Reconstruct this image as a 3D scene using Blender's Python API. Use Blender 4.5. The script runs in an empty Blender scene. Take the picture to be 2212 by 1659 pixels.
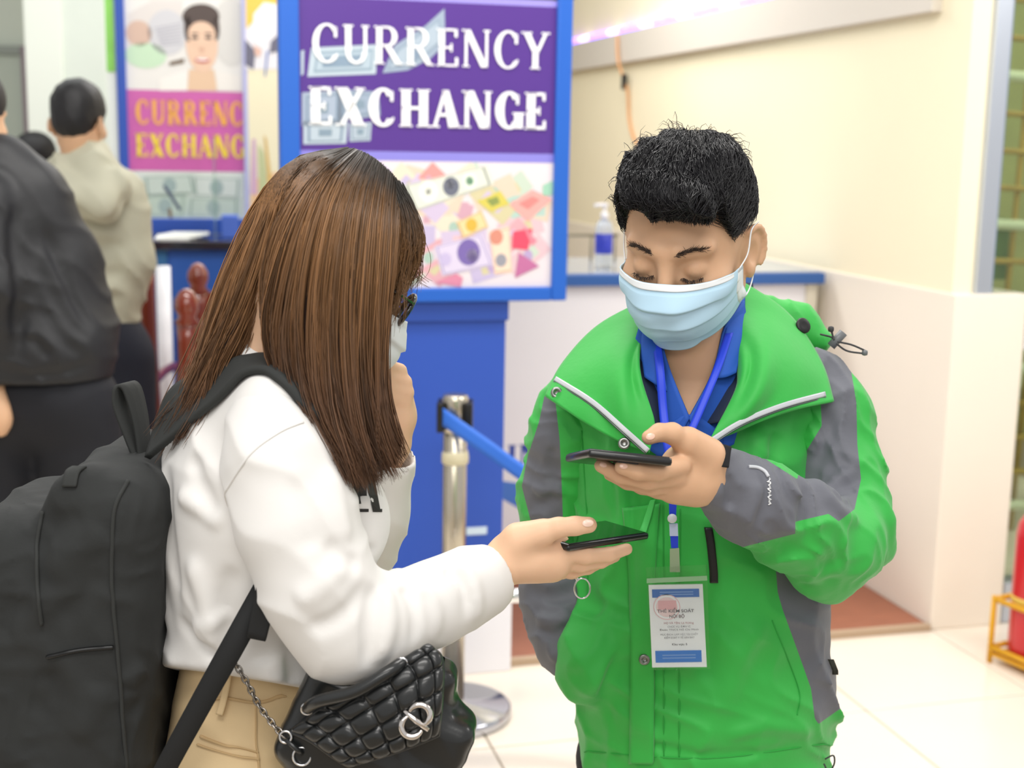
import bpy, bmesh, math, random
import numpy as np
from mathutils import Vector, Matrix

random.seed(7)
rng = np.random.default_rng(7)
scene = bpy.context.scene
COL = scene.collection

# ------------------------------------------------------------------ camera
FPX, CAMH = 2900.0, 1.55
PITCH, ROLL = math.radians(10), math.radians(1)
_r0 = np.array([1, 0, 0.]); _u0 = np.array([0, math.sin(PITCH), math.cos(PITCH)])
FWD = np.array([0, math.cos(PITCH), -math.sin(PITCH)])
EX = math.cos(ROLL) * _r0 + math.sin(ROLL) * _u0
EY = -math.sin(ROLL) * _r0 + math.cos(ROLL) * _u0
CAMP = np.array([0, 0, CAMH])
cam_data = bpy.data.cameras.new('camera')
cam = bpy.data.objects.new('camera', cam_data); COL.objects.link(cam)
cam_data.sensor_width = 36; cam_data.lens = FPX / 2212 * 36
cam_data.clip_start = .05; cam_data.clip_end = 60
M3 = np.stack([EX, EY, -FWD], 1)
mw = Matrix([list(M3[i]) + [float(CAMP[i])] for i in range(3)] + [[0, 0, 0, 1]])
cam.matrix_world = mw
cam_data.dof.use_dof = True
cam_data.dof.focus_distance = 1.62
cam_data.dof.aperture_fstop = 4.6
cam_data.dof.aperture_blades = 0
scene.camera = cam

# ------------------------------------------------------------------ light
world = bpy.data.worlds.new('world'); scene.world = world; world.use_nodes = True
bg = world.node_tree.nodes['Background']
bg.inputs[0].default_value = (1.0, .985, .96, 1); bg.inputs[1].default_value = .66

def area(name, loc, size, power, color=(1, .97, .93), target=None, sy=None):
    l = bpy.data.lights.new(name, 'AREA'); l.shape = 'RECTANGLE'
    l.size = size; l.size_y = sy or size; l.energy = power; l.color = color
    o = bpy.data.objects.new(name, l); COL.objects.link(o); o.location = loc
    if target is not None:
        o.rotation_euler = (Vector(target) - Vector(loc)).to_track_quat('-Z', 'Y').to_euler()
    return o
area('ceiling_lamp_front', (.1, .2, 3.3), 2.2, 48, target=(.1, .9, 0), sy=.6)
area('fill_light_rear', (-.2, -1.5, 2.9), 2.4, 34, target=(.1, 1.7, 1.0), sy=.8)  # added fill from behind the camera, brightens the faces
area('ceiling_lamp_mid', (-.2, 2.9, 3.3), 2.4, 60, target=(-.2, 2.7, 0), sy=.5)
area('ceiling_lamp_booth', (-.2, 6.0, 3.2), 1.8, 58, target=(-.2, 6.0, 0), sy=.5)
area('ceiling_lamp_far', (-2.2, 5.6, 3.2), 2.0, 22, color=(.96, 1, .97), target=(-2.2, 5.6, 0), sy=.5)
area('ceiling_lamp_wall', (2.6, 2.6, 3.0), 1.2, 40, target=(1.6, 4.4, .8))

area('fill_light_outer', (3.0, 5.2, 3.1), 1.2, 22, color=(1, .98, .7), target=(2.8, 5.6, .5))  # added fill, lifts the dark rack area beyond the glass

scene.view_settings.view_transform = 'Standard'
scene.view_settings.look = 'None'
scene.view_settings.exposure = -.05
scene.view_settings.gamma = 1.0
scene.view_settings.use_curve_mapping = False

# ------------------------------------------------------------------ helpers
def ray(x, y): return EX * (x - 1106) / FPX + EY * (829.5 - y) / FPX + FWD
def P(x, y, Y):
    d = ray(x, y); return CAMP + d * Y / d[1]
def pts(L): return np.array([P(*q[:3]) for q in L])
def R(n, Y): return n * Y / FPX
def proj(V):
    d = V - CAMP; z = d @ FWD
    return np.stack([1106 + FPX * (d @ EX) / z, 829.5 - FPX * (d @ EY) / z], 1)

BA = math.radians(15)
E1 = np.array([math.cos(BA), math.sin(BA), 0]); E2 = np.array([-math.sin(BA), math.cos(BA), 0])
BO = np.array([.02, 3.88, 0])
def B(u, v, z): return BO + E1 * u + E2 * v + np.array([0, 0, z])
def BV(x, y, v):
    d = ray(x, y); t = (v - np.dot(CAMP - BO, E2)) / np.dot(d, E2); q = CAMP + d * t - BO
    return float(np.dot(q, E1)), float(q[2])

def lin(c):
    if isinstance(c, str):
        c = [int(c[i:i + 2], 16) / 255 for i in (0, 2, 4)]
    return [x / 12.92 if x <= .04045 else ((x + .055) / 1.055) ** 2.4 for x in c]

MATS = {}
def mat(name, col, rough=.6, metal=0., var=0., vscale=8., bump=0., bscale=60., spec=.5, sheen=0., trans=0., alpha=1.,
        emit=None, estr=0., coat=0., sss=0., vcol=None, stretch=None, bdist=.002, subcol=None):
    if name in MATS: return MATS[name]
    m = bpy.data.materials.new(name); m.use_nodes = True
    nt = m.node_tree; b = nt.nodes['Principled BSDF']
    c = lin(col); rgba = (c[0], c[1], c[2], 1)
    b.inputs['Base Color'].default_value = rgba
    b.inputs['Roughness'].default_value = rough
    b.inputs['Metallic'].default_value = metal
    b.inputs['Specular IOR Level'].default_value = spec
    b.inputs['Sheen Weight'].default_value = sheen
    b.inputs['Transmission Weight'].default_value = trans
    b.inputs['Alpha'].default_value = alpha
    b.inputs['Coat Weight'].default_value = coat
    if sss:
        b.inputs['Subsurface Weight'].default_value = sss
        b.inputs['Subsurface Radius'].default_value = (1, .35, .2)
        b.inputs['Subsurface Scale'].default_value = .006
    if emit is not None:
        e = lin(emit); b.inputs['Emission Color'].default_value = (*e, 1); b.inputs['Emission Strength'].default_value = estr
    src = None
    if vcol:
        at = nt.nodes.new('ShaderNodeAttribute'); at.attribute_name = vcol
        nt.links.new(at.outputs['Color'], b.inputs['Base Color']); src = at.outputs['Color']
    tc = None
    if var or bump:
        tc = nt.nodes.new('ShaderNodeTexCoord'); out = tc.outputs['Object']
        if stretch:
            mp = nt.nodes.new('ShaderNodeMapping'); mp.inputs['Scale'].default_value = stretch
            nt.links.new(out, mp.inputs[0]); out = mp.outputs[0]
    if var:
        n = nt.nodes.new('ShaderNodeTexNoise'); n.inputs['Scale'].default_value = vscale; n.inputs['Detail'].default_value = 5
        nt.links.new(out, n.inputs['Vector'])
        hs = nt.nodes.new('ShaderNodeHueSaturation')
        mr = nt.nodes.new('ShaderNodeMapRange'); mr.inputs[1].default_value = .25; mr.inputs[2].default_value = .75
        mr.inputs[3].default_value = 1 - var; mr.inputs[4].default_value = 1 + var
        nt.links.new(n.outputs['Fac'], mr.inputs[0]); nt.links.new(mr.outputs[0], hs.inputs['Value'])
        if src is not None: nt.links.new(src, hs.inputs['Color'])
        else: hs.inputs['Color'].default_value = rgba
        nt.links.new(hs.outputs[0], b.inputs['Base Color'])
    if bump:
        n2 = nt.nodes.new('ShaderNodeTexNoise'); n2.inputs['Scale'].default_value = bscale; n2.inputs['Detail'].default_value = 3
        nt.links.new(out, n2.inputs['Vector'])
        bp = nt.nodes.new('ShaderNodeBump'); bp.inputs['Strength'].default_value = bump; bp.inputs['Distance'].default_value = bdist
        nt.links.new(n2.outputs['Fac'], bp.inputs['Height']); nt.links.new(bp.outputs[0], b.inputs['Normal'])
    MATS[name] = m
    return m

def mesh_np(name, V, F):
    V = np.asarray(V, np.float32); F = np.asarray(F, np.int32)
    me = bpy.data.meshes.new(name); k = F.shape[1]
    me.vertices.add(len(V)); me.vertices.foreach_set('co', V.ravel())
    me.loops.add(F.size); me.loops.foreach_set('vertex_index', F.ravel())
    me.polygons.add(len(F)); me.polygons.foreach_set('loop_start', np.arange(len(F), dtype=np.int32) * k)
    me.update(calc_edges=True)
    return me

def link(name, me, m, parent=None, smooth=True):
    o = bpy.data.objects.new(name, me); COL.objects.link(o)
    if m is not None:
        me.materials.clear(); me.materials.append(m)
    if smooth and len(me.polygons):
        me.polygons.foreach_set('use_smooth', np.ones(len(me.polygons), bool))
    if parent is not None:
        o.parent = parent
        w = parent.location if parent.parent is None else parent.parent.location
        if parent.parent is None: o.matrix_parent_inverse = Matrix.Translation(-Vector(parent.location))
        else: o.matrix_parent_inverse = Matrix.Identity(4)
    return o

def tag(o, label=None, cat=None, group=None, kind=None):
    if label: o['label'] = label
    if cat: o['category'] = cat
    if group: o['group'] = group
    if kind: o['kind'] = kind
    return o

def thing(name, label, cat, loc=(0, 0, 0), group=None):
    o = bpy.data.objects.new(name, None); COL.objects.link(o); o.location = [float(v) for v in loc]
    o.empty_display_size = .05
    return tag(o, label, cat, group)

def obj_np(name, V, F, m, parent=None, smooth=True): return link(name, mesh_np(name, V, F), m, parent, smooth)

def join_vf(L):
    V = []; F = []; n = 0
    for v, f in L:
        f = np.asarray(f)
        if f.shape[1] == 3: f = np.concatenate([f, f[:, 2:3]], 1)
        V.append(np.asarray(v)); F.append(f + n); n += len(v)
    return np.concatenate(V), np.concatenate(F)

def obj_join(name, L, m, parent=None, smooth=True):
    """several (V,F) pieces -> one mesh object (quads, tris kept as tris)"""
    me = bpy.data.meshes.new(name); vs = []; fs = []; n = 0
    for v, f in L:
        vs += [tuple(map(float, q)) for q in v]; fs += [tuple(int(i) + n for i in q) for q in f]; n += len(v)
    me.from_pydata(vs, [], fs); me.update()
    return link(name, me, m, parent, smooth)

def cr(Pn, n):
    """Catmull-Rom through control points (k,d) -> (n,d)"""
    Pn = np.asarray(Pn, float); k = len(Pn)
    if k == 2: return Pn[0] + (Pn[1] - Pn[0]) * np.linspace(0, 1, n)[:, None]
    Q = np.vstack([2 * Pn[0] - Pn[1], Pn, 2 * Pn[-1] - Pn[-2]])
    t = np.linspace(0, k - 1, n); i = np.minimum(t.astype(int), k - 2); u = (t - i)[:, None]
    a, b, c, d = Q[i], Q[i + 1], Q[i + 2], Q[i + 3]
    return .5 * ((2 * b) + (-a + c) * u + (2 * a - 5 * b + 4 * c - d) * u * u + (-a + 3 * b - 3 * c + d) * u ** 3)

def tube_vf(path, rad, sides=8, caps=True, flat=1.0, ref=None):
    path = np.asarray(path, float); n = len(path)
    rad = np.broadcast_to(np.asarray(rad, float), (n,))
    T = np.gradient(path, axis=0); T /= np.linalg.norm(T, axis=1)[:, None] + 1e-9
    a = np.array(ref if ref is not None else ([0, 0, 1] if abs(T[0][2]) < .9 else [0, 1, 0]), float)
    V = []
    N = a - T[0] * (a @ T[0]); N /= np.linalg.norm(N)
    for i in range(n):
        if ref is not None: N = a
        N = N - T[i] * (N @ T[i]); N /= np.linalg.norm(N) + 1e-9
        Bn = np.cross(T[i], N)
        for s in range(sides):
            th = 2 * math.pi * s / sides
            V.append(path[i] + rad[i] * (math.cos(th) * N * flat + math.sin(th) * Bn))
    F = []
    for i in range(n - 1):
        for s in range(sides):
            s2 = (s + 1) % sides
            F.append((i * sides + s, i * sides + s2, (i + 1) * sides + s2, (i + 1) * sides + s))
    if caps:
        V.append(path[0]); V.append(path[-1]); c0 = n * sides; c1 = c0 + 1
        for s in range(sides):
            s2 = (s + 1) % sides
            F.append((c0, s2, s)); F.append((c1, (n - 1) * sides + s, (n - 1) * sides + s2))
    return V, F

def grid_vf(G, thick=0.0, closed_u=False):
    """G (a,b,3) surface grid, given thickness -> V,F closed slab"""
    G = np.asarray(G, float); a, b = G.shape[:2]
    du = np.gradient(G, axis=0); dv = np.gradient(G, axis=1)
    N = np.cross(du, dv); N /= np.linalg.norm(N, axis=2)[..., None] + 1e-12
    idx = np.arange(a * b).reshape(a, b)
    F = np.stack([idx[:-1, :-1], idx[1:, :-1], idx[1:, 1:], idx[:-1, 1:]], -1).reshape(-1, 4)
    if not thick: return G.reshape(-1, 3), F
    V = np.concatenate([(G + N * thick / 2).reshape(-1, 3), (G - N * thick / 2).reshape(-1, 3)])
    n = a * b
    F2 = F[:, ::-1] + n
    loop = np.concatenate([idx[0, :], idx[1:, -1], idx[-1, -2::-1], idx[-2:0:-1, 0]])
    nx = np.roll(loop, -1)
    S = np.stack([loop, nx, nx + n, loop + n], 1)
    return V, np.concatenate([F, F2, S])

def coons(ab, dc, ad, bc, n=24, m=24, bulge=0.0, bdir=(0, -1, 0)):
    """four boundary curves (world points): u along ab/dc, v along ad/bc"""
    c0 = cr(ab, n); c1 = cr(dc, n); d0 = cr(ad, m); d1 = cr(bc, m)
    u = np.linspace(0, 1, n)[:, None, None]; v = np.linspace(0, 1, m)[None, :, None]
    S = (1 - v) * c0[:, None] + v * c1[:, None] + (1 - u) * d0[None] + u * d1[None] \
        - ((1 - u) * (1 - v) * c0[0] + u * (1 - v) * c0[-1] + (1 - u) * v * c1[0] + u * v * c1[-1])
    if bulge: S = S + np.array(bdir) * bulge * (4 * u * (1 - u)) * (4 * v * (1 - v))
    return S

def patch(rows, n=30, m=30):
    """tensor Catmull-Rom of a control net given as rows of world points"""
    rows = np.asarray(rows, float)
    A = np.stack([cr(r, m) for r in rows])
    return np.stack([cr(A[:, j], n) for j in range(m)], 1)

def ribbon_vf(path, half, side, thick):
    """path (n,3), half width, side vectors (n,3) or (3,)"""
    path = np.asarray(path, float); side = np.broadcast_to(np.asarray(side, float), path.shape)
    half = np.broadcast_to(np.asarray(half, float), (len(path),))[:, None]
    G = np.stack([path - side * half, path - side * half * .33, path + side * half * .33, path + side * half], 1)
    return grid_vf(G, thick)

def box_me(name, corners8, bev=.004, seg=2):
    me = bpy.data.meshes.new(name); bm = bmesh.new()
    v = [bm.verts.new([float(x) for x in c]) for c in corners8]
    for f in ((0, 3, 2, 1), (4, 5, 6, 7), (0, 1, 5, 4), (1, 2, 6, 5), (2, 3, 7, 6), (3, 0, 4, 7)): bm.faces.new([v[i] for i in f])
    bmesh.ops.recalc_face_normals(bm, faces=bm.faces)
    if bev: bmesh.ops.bevel(bm, geom=bm.edges[:], offset=bev, segments=seg, affect='EDGES', profile=.6)
    bm.to_mesh(me); bm.free(); return me

def box(name, lo, hi, m, parent=None, bev=.004, fr=None, smooth=False):
    fr = fr or (lambda a, b, c: np.array([a, b, c]))
    (a, b, c), (d, e, f) = lo, hi
    cs = [fr(a, b, c), fr(d, b, c), fr(d, e, c), fr(a, e, c), fr(a, b, f), fr(d, b, f), fr(d, e, f), fr(a, e, f)]
    return link(name, box_me(name, cs, bev), m, parent, smooth)

def lathe_vf(prof, c, axis=(0, 0, 1), n=32):
    ax = np.array(axis, float); ax /= np.linalg.norm(ax)
    a = np.array([1, 0, 0]) if abs(ax[0]) < .9 else np.array([0, 1, 0]); N = a - ax * (a @ ax); N /= np.linalg.norm(N); Bn = np.cross(ax, N)
    V = []; F = []
    for r, h in prof:
        for s in range(n):
            t = 2 * math.pi * s / n; V.append(np.array(c) + ax * h + r * (math.cos(t) * N + math.sin(t) * Bn))
    k = len(prof)
    for i in range(k - 1):
        for s in range(n):
            s2 = (s + 1) % n; F.append((i * n + s, i * n + s2, (i + 1) * n + s2, (i + 1) * n + s))
    F.append(tuple(range(n))[::-1]); F.append(tuple(range((k - 1) * n, k * n)))
    return V, F

# ---- signed-distance modelling on a rectilinear grid, extracted with surface nets
def axis_pts(*segs):
    out = []
    for a, b, st in segs:
        n = max(2, int(round((b - a) / st))); out.append(np.linspace(a, b, n, endpoint=False))
    out.append([segs[-1][1]])
    return np.concatenate(out)

class Field:
    def __init__(s, xs, ys, zs):
        s.a = [np.asarray(v, np.float32) for v in (xs, ys, zs)]
        s.f = np.full([len(v) for v in s.a], .08, np.float32)
    def _sl(s, lo, hi):
        r = []
        for v, l, h in zip(s.a, lo, hi):
            r.append(slice(max(int(np.searchsorted(v, l)) - 1, 0), min(int(np.searchsorted(v, h)) + 1, len(v))))
        return tuple(r)
    def _p(s, sl):
        return s.a[0][sl[0]][:, None, None], s.a[1][sl[1]][None, :, None], s.a[2][sl[2]][None, None, :]
    def _op(s, sl, d, k, op):
        f = s.f[sl]; k = max(k, 1e-5)
        if op == 'add':
            h = np.clip(.5 + .5 * (f - d) / k, 0, 1); s.f[sl] = f + (d - f) * h - k * h * (1 - h)
        elif op == 'cut':
            h = np.clip(.5 + .5 * (d + f) / k, 0, 1); h = 1 - h
            g = f; e = -d
            h = np.clip(.5 + .5 * (e - g) / k, 0, 1); s.f[sl] = g + (e - g) * h + k * h * (1 - h)
    def cone(s, a, b, ra, rb, k=.01, op='add', sq=None):
        """capsule with two radii; sq=(axis, factor) widens it along an axis"""
        a = np.asarray(a, np.float32); b = np.asarray(b, np.float32); rm = max(ra, rb) * (max(1, sq[1]) if sq else 1) + k + .006
        sl = s._sl(np.minimum(a, b) - rm, np.maximum(a, b) + rm)
        if any(q.stop - q.start < 1 for q in sl): return
        X, Y, Z = s._p(sl); ba = b - a; L = float(ba @ ba) + 1e-9
        t = np.clip(((X - a[0]) * ba[0] + (Y - a[1]) * ba[1] + (Z - a[2]) * ba[2]) / L, 0, 1)
        wx = X - a[0] - t * ba[0]; wy = Y - a[1] - t * ba[1]; wz = Z - a[2] - t * ba[2]
        if sq:
            ax = np.asarray(sq[0], np.float32); ax = ax / np.linalg.norm(ax)
            dt = (wx * ax[0] + wy * ax[1] + wz * ax[2]) * (1 / sq[1] - 1)
            wx = wx + ax[0] * dt; wy = wy + ax[1] * dt; wz = wz + ax[2] * dt
        d = np.sqrt(wx * wx + wy * wy + wz * wz) - (ra + (rb - ra) * t)
        s._op(sl, d, k, op)
    def chain(s, P_, r_, k=.01, op='add', sq=None):
        for i in range(len(P_) - 1): s.cone(P_[i], P_[i + 1], r_[i], r_[i + 1], k, op, sq)
    def ell(s, c, r, k=.01, rot=None, op='add'):
        c = np.asarray(c, np.float32); r = np.asarray(r, np.float32)
        Rm = np.eye(3) if rot is None else np.asarray(rot)
        ext = np.abs(Rm) @ r + k + .006
        sl = s._sl(c - ext, c + ext)
        if any(q.stop - q.start < 1 for q in sl): return
        X, Y, Z = s._p(sl); x = X - c[0]; y = Y - c[1]; z = Z - c[2]
        q = [(Rm[0, i] * x + Rm[1, i] * y + Rm[2, i] * z) for i in range(3)]
        k0 = np.sqrt(sum((q[i] / r[i]) ** 2 for i in range(3))); k1 = np.sqrt(sum((q[i] / r[i] ** 2) ** 2 for i in range(3))) + 1e-6
        s._op(sl, k0 * (k0 - 1) / k1, k, op)
    def rbox(s, c, h, rad, k=.01, rot=None, op='add'):
        c = np.asarray(c, np.float32); h = np.asarray(h, np.float32); Rm = np.eye(3) if rot is None else np.asarray(rot)
        ext = np.abs(Rm) @ h + k + .006; sl = s._sl(c - ext, c + ext)
        X, Y, Z = s._p(sl); x = X - c[0]; y = Y - c[1]; z = Z - c[2]
        q = [np.abs(Rm[0, i] * x + Rm[1, i] * y + Rm[2, i] * z) - (h[i] - rad) for i in range(3)]
        o = np.sqrt(sum(np.maximum(v, 0) ** 2 for v in q)); i_ = np.minimum(np.maximum(np.maximum(q[0], q[1]), q[2]), 0)
        s._op(sl, o + i_ - rad, k, op)
    def plane(s, p, n, k=.004):
        """keep the side opposite to n"""
        n = np.asarray(n, float); n = n / np.linalg.norm(n); sl = (slice(None),) * 3; X, Y, Z = s._p(sl)
        d = -((X - p[0]) * n[0] + (Y - p[1]) * n[1] + (Z - p[2]) * n[2])
        s._op(sl, d.astype(np.float32), k, 'cut')
    def fold(s, P_, r, depth, k=.012):
        """a raised soft ridge (depth>0) or a crease (depth<0) along a polyline"""
        P_ = cr(np.asarray(P_, float), 4 * (len(P_) - 1) + 1); P_ = s.push(P_, 0, 10, True).astype(np.float32); rm = r * 2.6
        sl = s._sl(P_.min(0) - rm, P_.max(0) + rm)
        if any(q.stop - q.start < 1 for q in sl): return
        X, Y, Z = s._p(sl); best = None; par = None; n = len(P_) - 1
        for i in range(n):
            a, b = P_[i], P_[i + 1]; ba = b - a; L = float(ba @ ba) + 1e-9
            t = np.clip(((X - a[0]) * ba[0] + (Y - a[1]) * ba[1] + (Z - a[2]) * ba[2]) / L, 0, 1)
            d2 = (X - a[0] - t * ba[0]) ** 2 + (Y - a[1] - t * ba[1]) ** 2 + (Z - a[2] - t * ba[2]) ** 2
            if best is None: best = d2; par = (t + i) / n
            else:
                m = d2 < best; best = np.where(m, d2, best); par = np.where(m, (t + i) / n, par)
        tap = np.clip(np.minimum(par, 1 - par) * 4, 0, 1); tap = tap * tap * (3 - 2 * tap)
        s.f[sl] -= (depth * np.exp(-best / (r * r * .6)) * tap).astype(np.float32)
    def wrinkle(s, amp, wl, dirv, seed=0, warp=.35, sharp=2.0, lo=None, hi=None):
        """ridged, warped creases running perpendicular to dirv"""
        sl = s._sl(lo, hi) if lo is not None else (slice(None),) * 3
        X, Y, Z = s._p(sl); g = np.random.default_rng(seed); d = np.asarray(dirv, float); d /= np.linalg.norm(d)
        ph = (X * d[0] + Y * d[1] + Z * d[2]) * (2 * math.pi / wl)
        for _ in range(3):
            w = g.normal(size=3); w /= np.linalg.norm(w); fr = 2 * math.pi / (wl * g.uniform(1.5, 3.5))
            ph = ph + warp * 3 * np.sin((X * w[0] + Y * w[1] + Z * w[2]) * fr + g.uniform(0, 6.28))
        w = g.normal(size=3); w /= np.linalg.norm(w)
        mod = .5 + .5 * np.sin((X * w[0] + Y * w[1] + Z * w[2]) * (2 * math.pi / (wl * 4)) + g.uniform(0, 6.28))
        rr = (1 - np.abs(np.sin(ph * .5))) ** sharp
        f = s.f[sl]; s.f[sl] = np.where(np.abs(f) < .03, f - amp * (rr - .35) * (.35 + .65 * mod), f).astype(np.float32)
    def sample(s, Q):
        Q = np.asarray(Q, float); ix = []; fr = []
        for d in range(3):
            a = s.a[d]; i = np.clip(np.searchsorted(a, Q[:, d]) - 1, 0, len(a) - 2); ix.append(i); fr.append(np.clip((Q[:, d] - a[i]) / (a[i + 1] - a[i]), 0, 1))
        o = 0
        for i in (0, 1):
            for j in (0, 1):
                for k in (0, 1):
                    w = (fr[0] if i else 1 - fr[0]) * (fr[1] if j else 1 - fr[1]) * (fr[2] if k else 1 - fr[2])
                    o = o + w * s.f[ix[0] + i, ix[1] + j, ix[2] + k]
        return o
    def push(s, G, off, it=6, both=False):
        """move points out of (or onto) the surface so that they stay off metres above it"""
        sh = G.shape; Q = G.reshape(-1, 3).astype(float).copy(); e = .003
        for _ in range(it):
            f = s.sample(Q); g = np.stack([(s.sample(Q + np.eye(3)[i] * e) - s.sample(Q - np.eye(3)[i] * e)) / (2 * e) for i in range(3)], 1)
            g /= np.linalg.norm(g, axis=1)[:, None] + 1e-6; mv = off - f
            if not both: mv = np.maximum(mv, 0)
            Q += g * np.clip(mv, -.01, .01)[:, None]
        return Q.reshape(sh)
    def cast(s, pix, off, y0, y1, n=140):
        """first hit of the sight lines through pix with the surface, lifted by off"""
        pix = np.asarray(pix, float); D = np.array([ray(*q) for q in pix]); D = D / D[:, 1:2]
        Ys = np.linspace(y0, y1, n); last = np.full(len(pix), y1); done = np.zeros(len(pix), bool); pf = None
        for i, Yv in enumerate(Ys):
            f = s.sample(CAMP + D * Yv) - off
            hit = (f < 0) & ~done
            if pf is not None:
                t = np.where(pf != f, pf / (pf - f + 1e-12), 0); last = np.where(hit, Ys[i - 1] + (Yv - Ys[i - 1]) * np.clip(t, 0, 1), last)
            else: last = np.where(hit, Yv, last)
            done |= hit; pf = f
        return CAMP + D * last[:, None]
    def mesh(s, smooth=1):
        f = s.f; ins = f < 0; nx, ny, nz = f.shape
        c = np.zeros((nx - 1, ny - 1, nz - 1), np.int8)
        for i in (0, 1):
            for j in (0, 1):
                for k in (0, 1): c += ins[i:nx - 1 + i, j:ny - 1 + j, k:nz - 1 + k]
        act = (c > 0) & (c < 8); I = np.argwhere(act); n = len(I)
        vid = np.full(act.shape, -1, np.int32); vid[act] = np.arange(n)
        pos = np.zeros((n, 3)); cnt = np.zeros(n)
        cs = [(i, j, k) for i in (0, 1) for j in (0, 1) for k in (0, 1)]
        ax = s.a
        def gp(J): return np.stack([ax[0][J[:, 0]], ax[1][J[:, 1]], ax[2][J[:, 2]]], 1)
        for o in cs:
            for d in range(3):
                if o[d]: continue
                o2 = list(o); o2[d] = 1
                A = I + o; Bq = I + o2
                v1 = f[A[:, 0], A[:, 1], A[:, 2]]; v2 = f[Bq[:, 0], Bq[:, 1], Bq[:, 2]]
                m = (v1 < 0) != (v2 < 0)
                t = (v1[m] / (v1[m] - v2[m]))[:, None]
                pa = gp(A[m]); pb = gp(Bq[m]); pos[m] += pa + (pb - pa) * t; cnt[m] += 1
        pos /= cnt[:, None]
        Q = []
        for d in range(3):
            s1 = [slice(None)] * 3; s2 = [slice(None)] * 3; s1[d] = slice(0, -1); s2[d] = slice(1, None)
            a_ = ins[tuple(s1)]; b_ = ins[tuple(s2)]; ch = np.argwhere(a_ != b_)
            e, g = (d + 1) % 3, (d + 2) % 3
            ok = (ch[:, e] > 0) & (ch[:, g] > 0) & (ch[:, e] < f.shape[e] - 1) & (ch[:, g] < f.shape[g] - 1); ch = ch[ok]
            fl = a_[ch[:, 0], ch[:, 1], ch[:, 2]]
            def cell(de, dg):
                q = ch.copy(); q[:, e] += de; q[:, g] += dg; return vid[q[:, 0], q[:, 1], q[:, 2]]
            qd = np.stack([cell(-1, -1), cell(0, -1), cell(0, 0), cell(-1, 0)], 1)
            qd[~fl] = qd[~fl][:, ::-1]; Q.append(qd)
        F = np.concatenate(Q)
        for _ in range(smooth):
            acc = np.zeros_like(pos); w = np.zeros(n)
            for a_, b_ in ((0, 1), (1, 2), (2, 3), (3, 0)):
                for i in range(3):
                    acc[:, i] += np.bincount(F[:, a_], pos[F[:, b_], i], n) + np.bincount(F[:, b_], pos[F[:, a_], i], n)
                w += np.bincount(F[:, a_], minlength=n) + np.bincount(F[:, b_], minlength=n)
            pos = pos * .5 + .5 * acc / np.maximum(w, 1)[:, None]
        return pos, F

def tris(F):
    F = np.asarray(F); return F if F.shape[1] == 3 else np.concatenate([F[:, [0, 1, 2]], F[:, [0, 2, 3]]])

def split_vf(V, F, g):
    """cut the surface exactly along g=0 -> (inside g<0, outside)"""
    T = tris(F); g = np.where(np.abs(g) < 1e-7, 1e-7, g); neg = g < 0; c = neg[T].sum(1)
    outs = {True: [T[c == 3]], False: [T[c == 0]]}
    ext = []; n0 = len(V)
    for cc in (1, 2):
        S = T[c == cc]
        if not len(S): continue
        lone = neg[S] if cc == 1 else ~neg[S]
        k = lone.argmax(1); r = np.arange(len(S))
        a = S[r, k]; b = S[r, (k + 1) % 3]; d = S[r, (k + 2) % 3]
        t1 = (g[a] / (g[a] - g[b]))[:, None]; t2 = (g[a] / (g[a] - g[d]))[:, None]
        p1 = V[a] + (V[b] - V[a]) * t1; p2 = V[a] + (V[d] - V[a]) * t2
        i1 = n0 + np.arange(len(S)); i2 = i1 + len(S); n0 += 2 * len(S); ext += [p1, p2]
        outs[cc == 1].append(np.stack([a, i1, i2], 1))
        outs[cc != 1] += [np.stack([i1, b, d], 1), np.stack([i1, d, i2], 1)]
    VV = np.concatenate([V] + ext) if ext else V
    # merge the duplicated cut points
    res = []
    for key in (True, False):
        Fq = np.concatenate(outs[key]); u, inv = np.unique(Fq, return_inverse=True); v = VV[u]; fq = inv.reshape(-1, 3)
        kk, first, iv = np.unique(np.round(v, 6), axis=0, return_index=True, return_inverse=True)
        fq = iv.reshape(-1)[fq]; v = v[first]
        fq = fq[(fq[:, 0] != fq[:, 1]) & (fq[:, 1] != fq[:, 2]) & (fq[:, 0] != fq[:, 2])]
        res.append((v, fq))
    return res

def poly_sd(Q, poly):
    """signed distance (negative inside) of 2-D points to a polygon"""
    poly = np.asarray(poly, float); n = len(poly); d = np.full(len(Q), 1e9); ins = np.zeros(len(Q), bool)
    for i in range(n):
        a, b = poly[i], poly[(i + 1) % n]; e = b - a; w = Q - a
        t = np.clip((w @ e) / (e @ e), 0, 1)[:, None]; d = np.minimum(d, ((w - t * e) ** 2).sum(1))
        c = (a[1] <= Q[:, 1]) != (b[1] <= Q[:, 1])
        with np.errstate(divide='ignore', invalid='ignore'):
            x = a[0] + (Q[:, 1] - a[1]) / (b[1] - a[1]) * (b[0] - a[0])
        ins ^= c & (Q[:, 0] < x)
    return np.where(ins, -1, 1) * np.sqrt(d)

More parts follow.
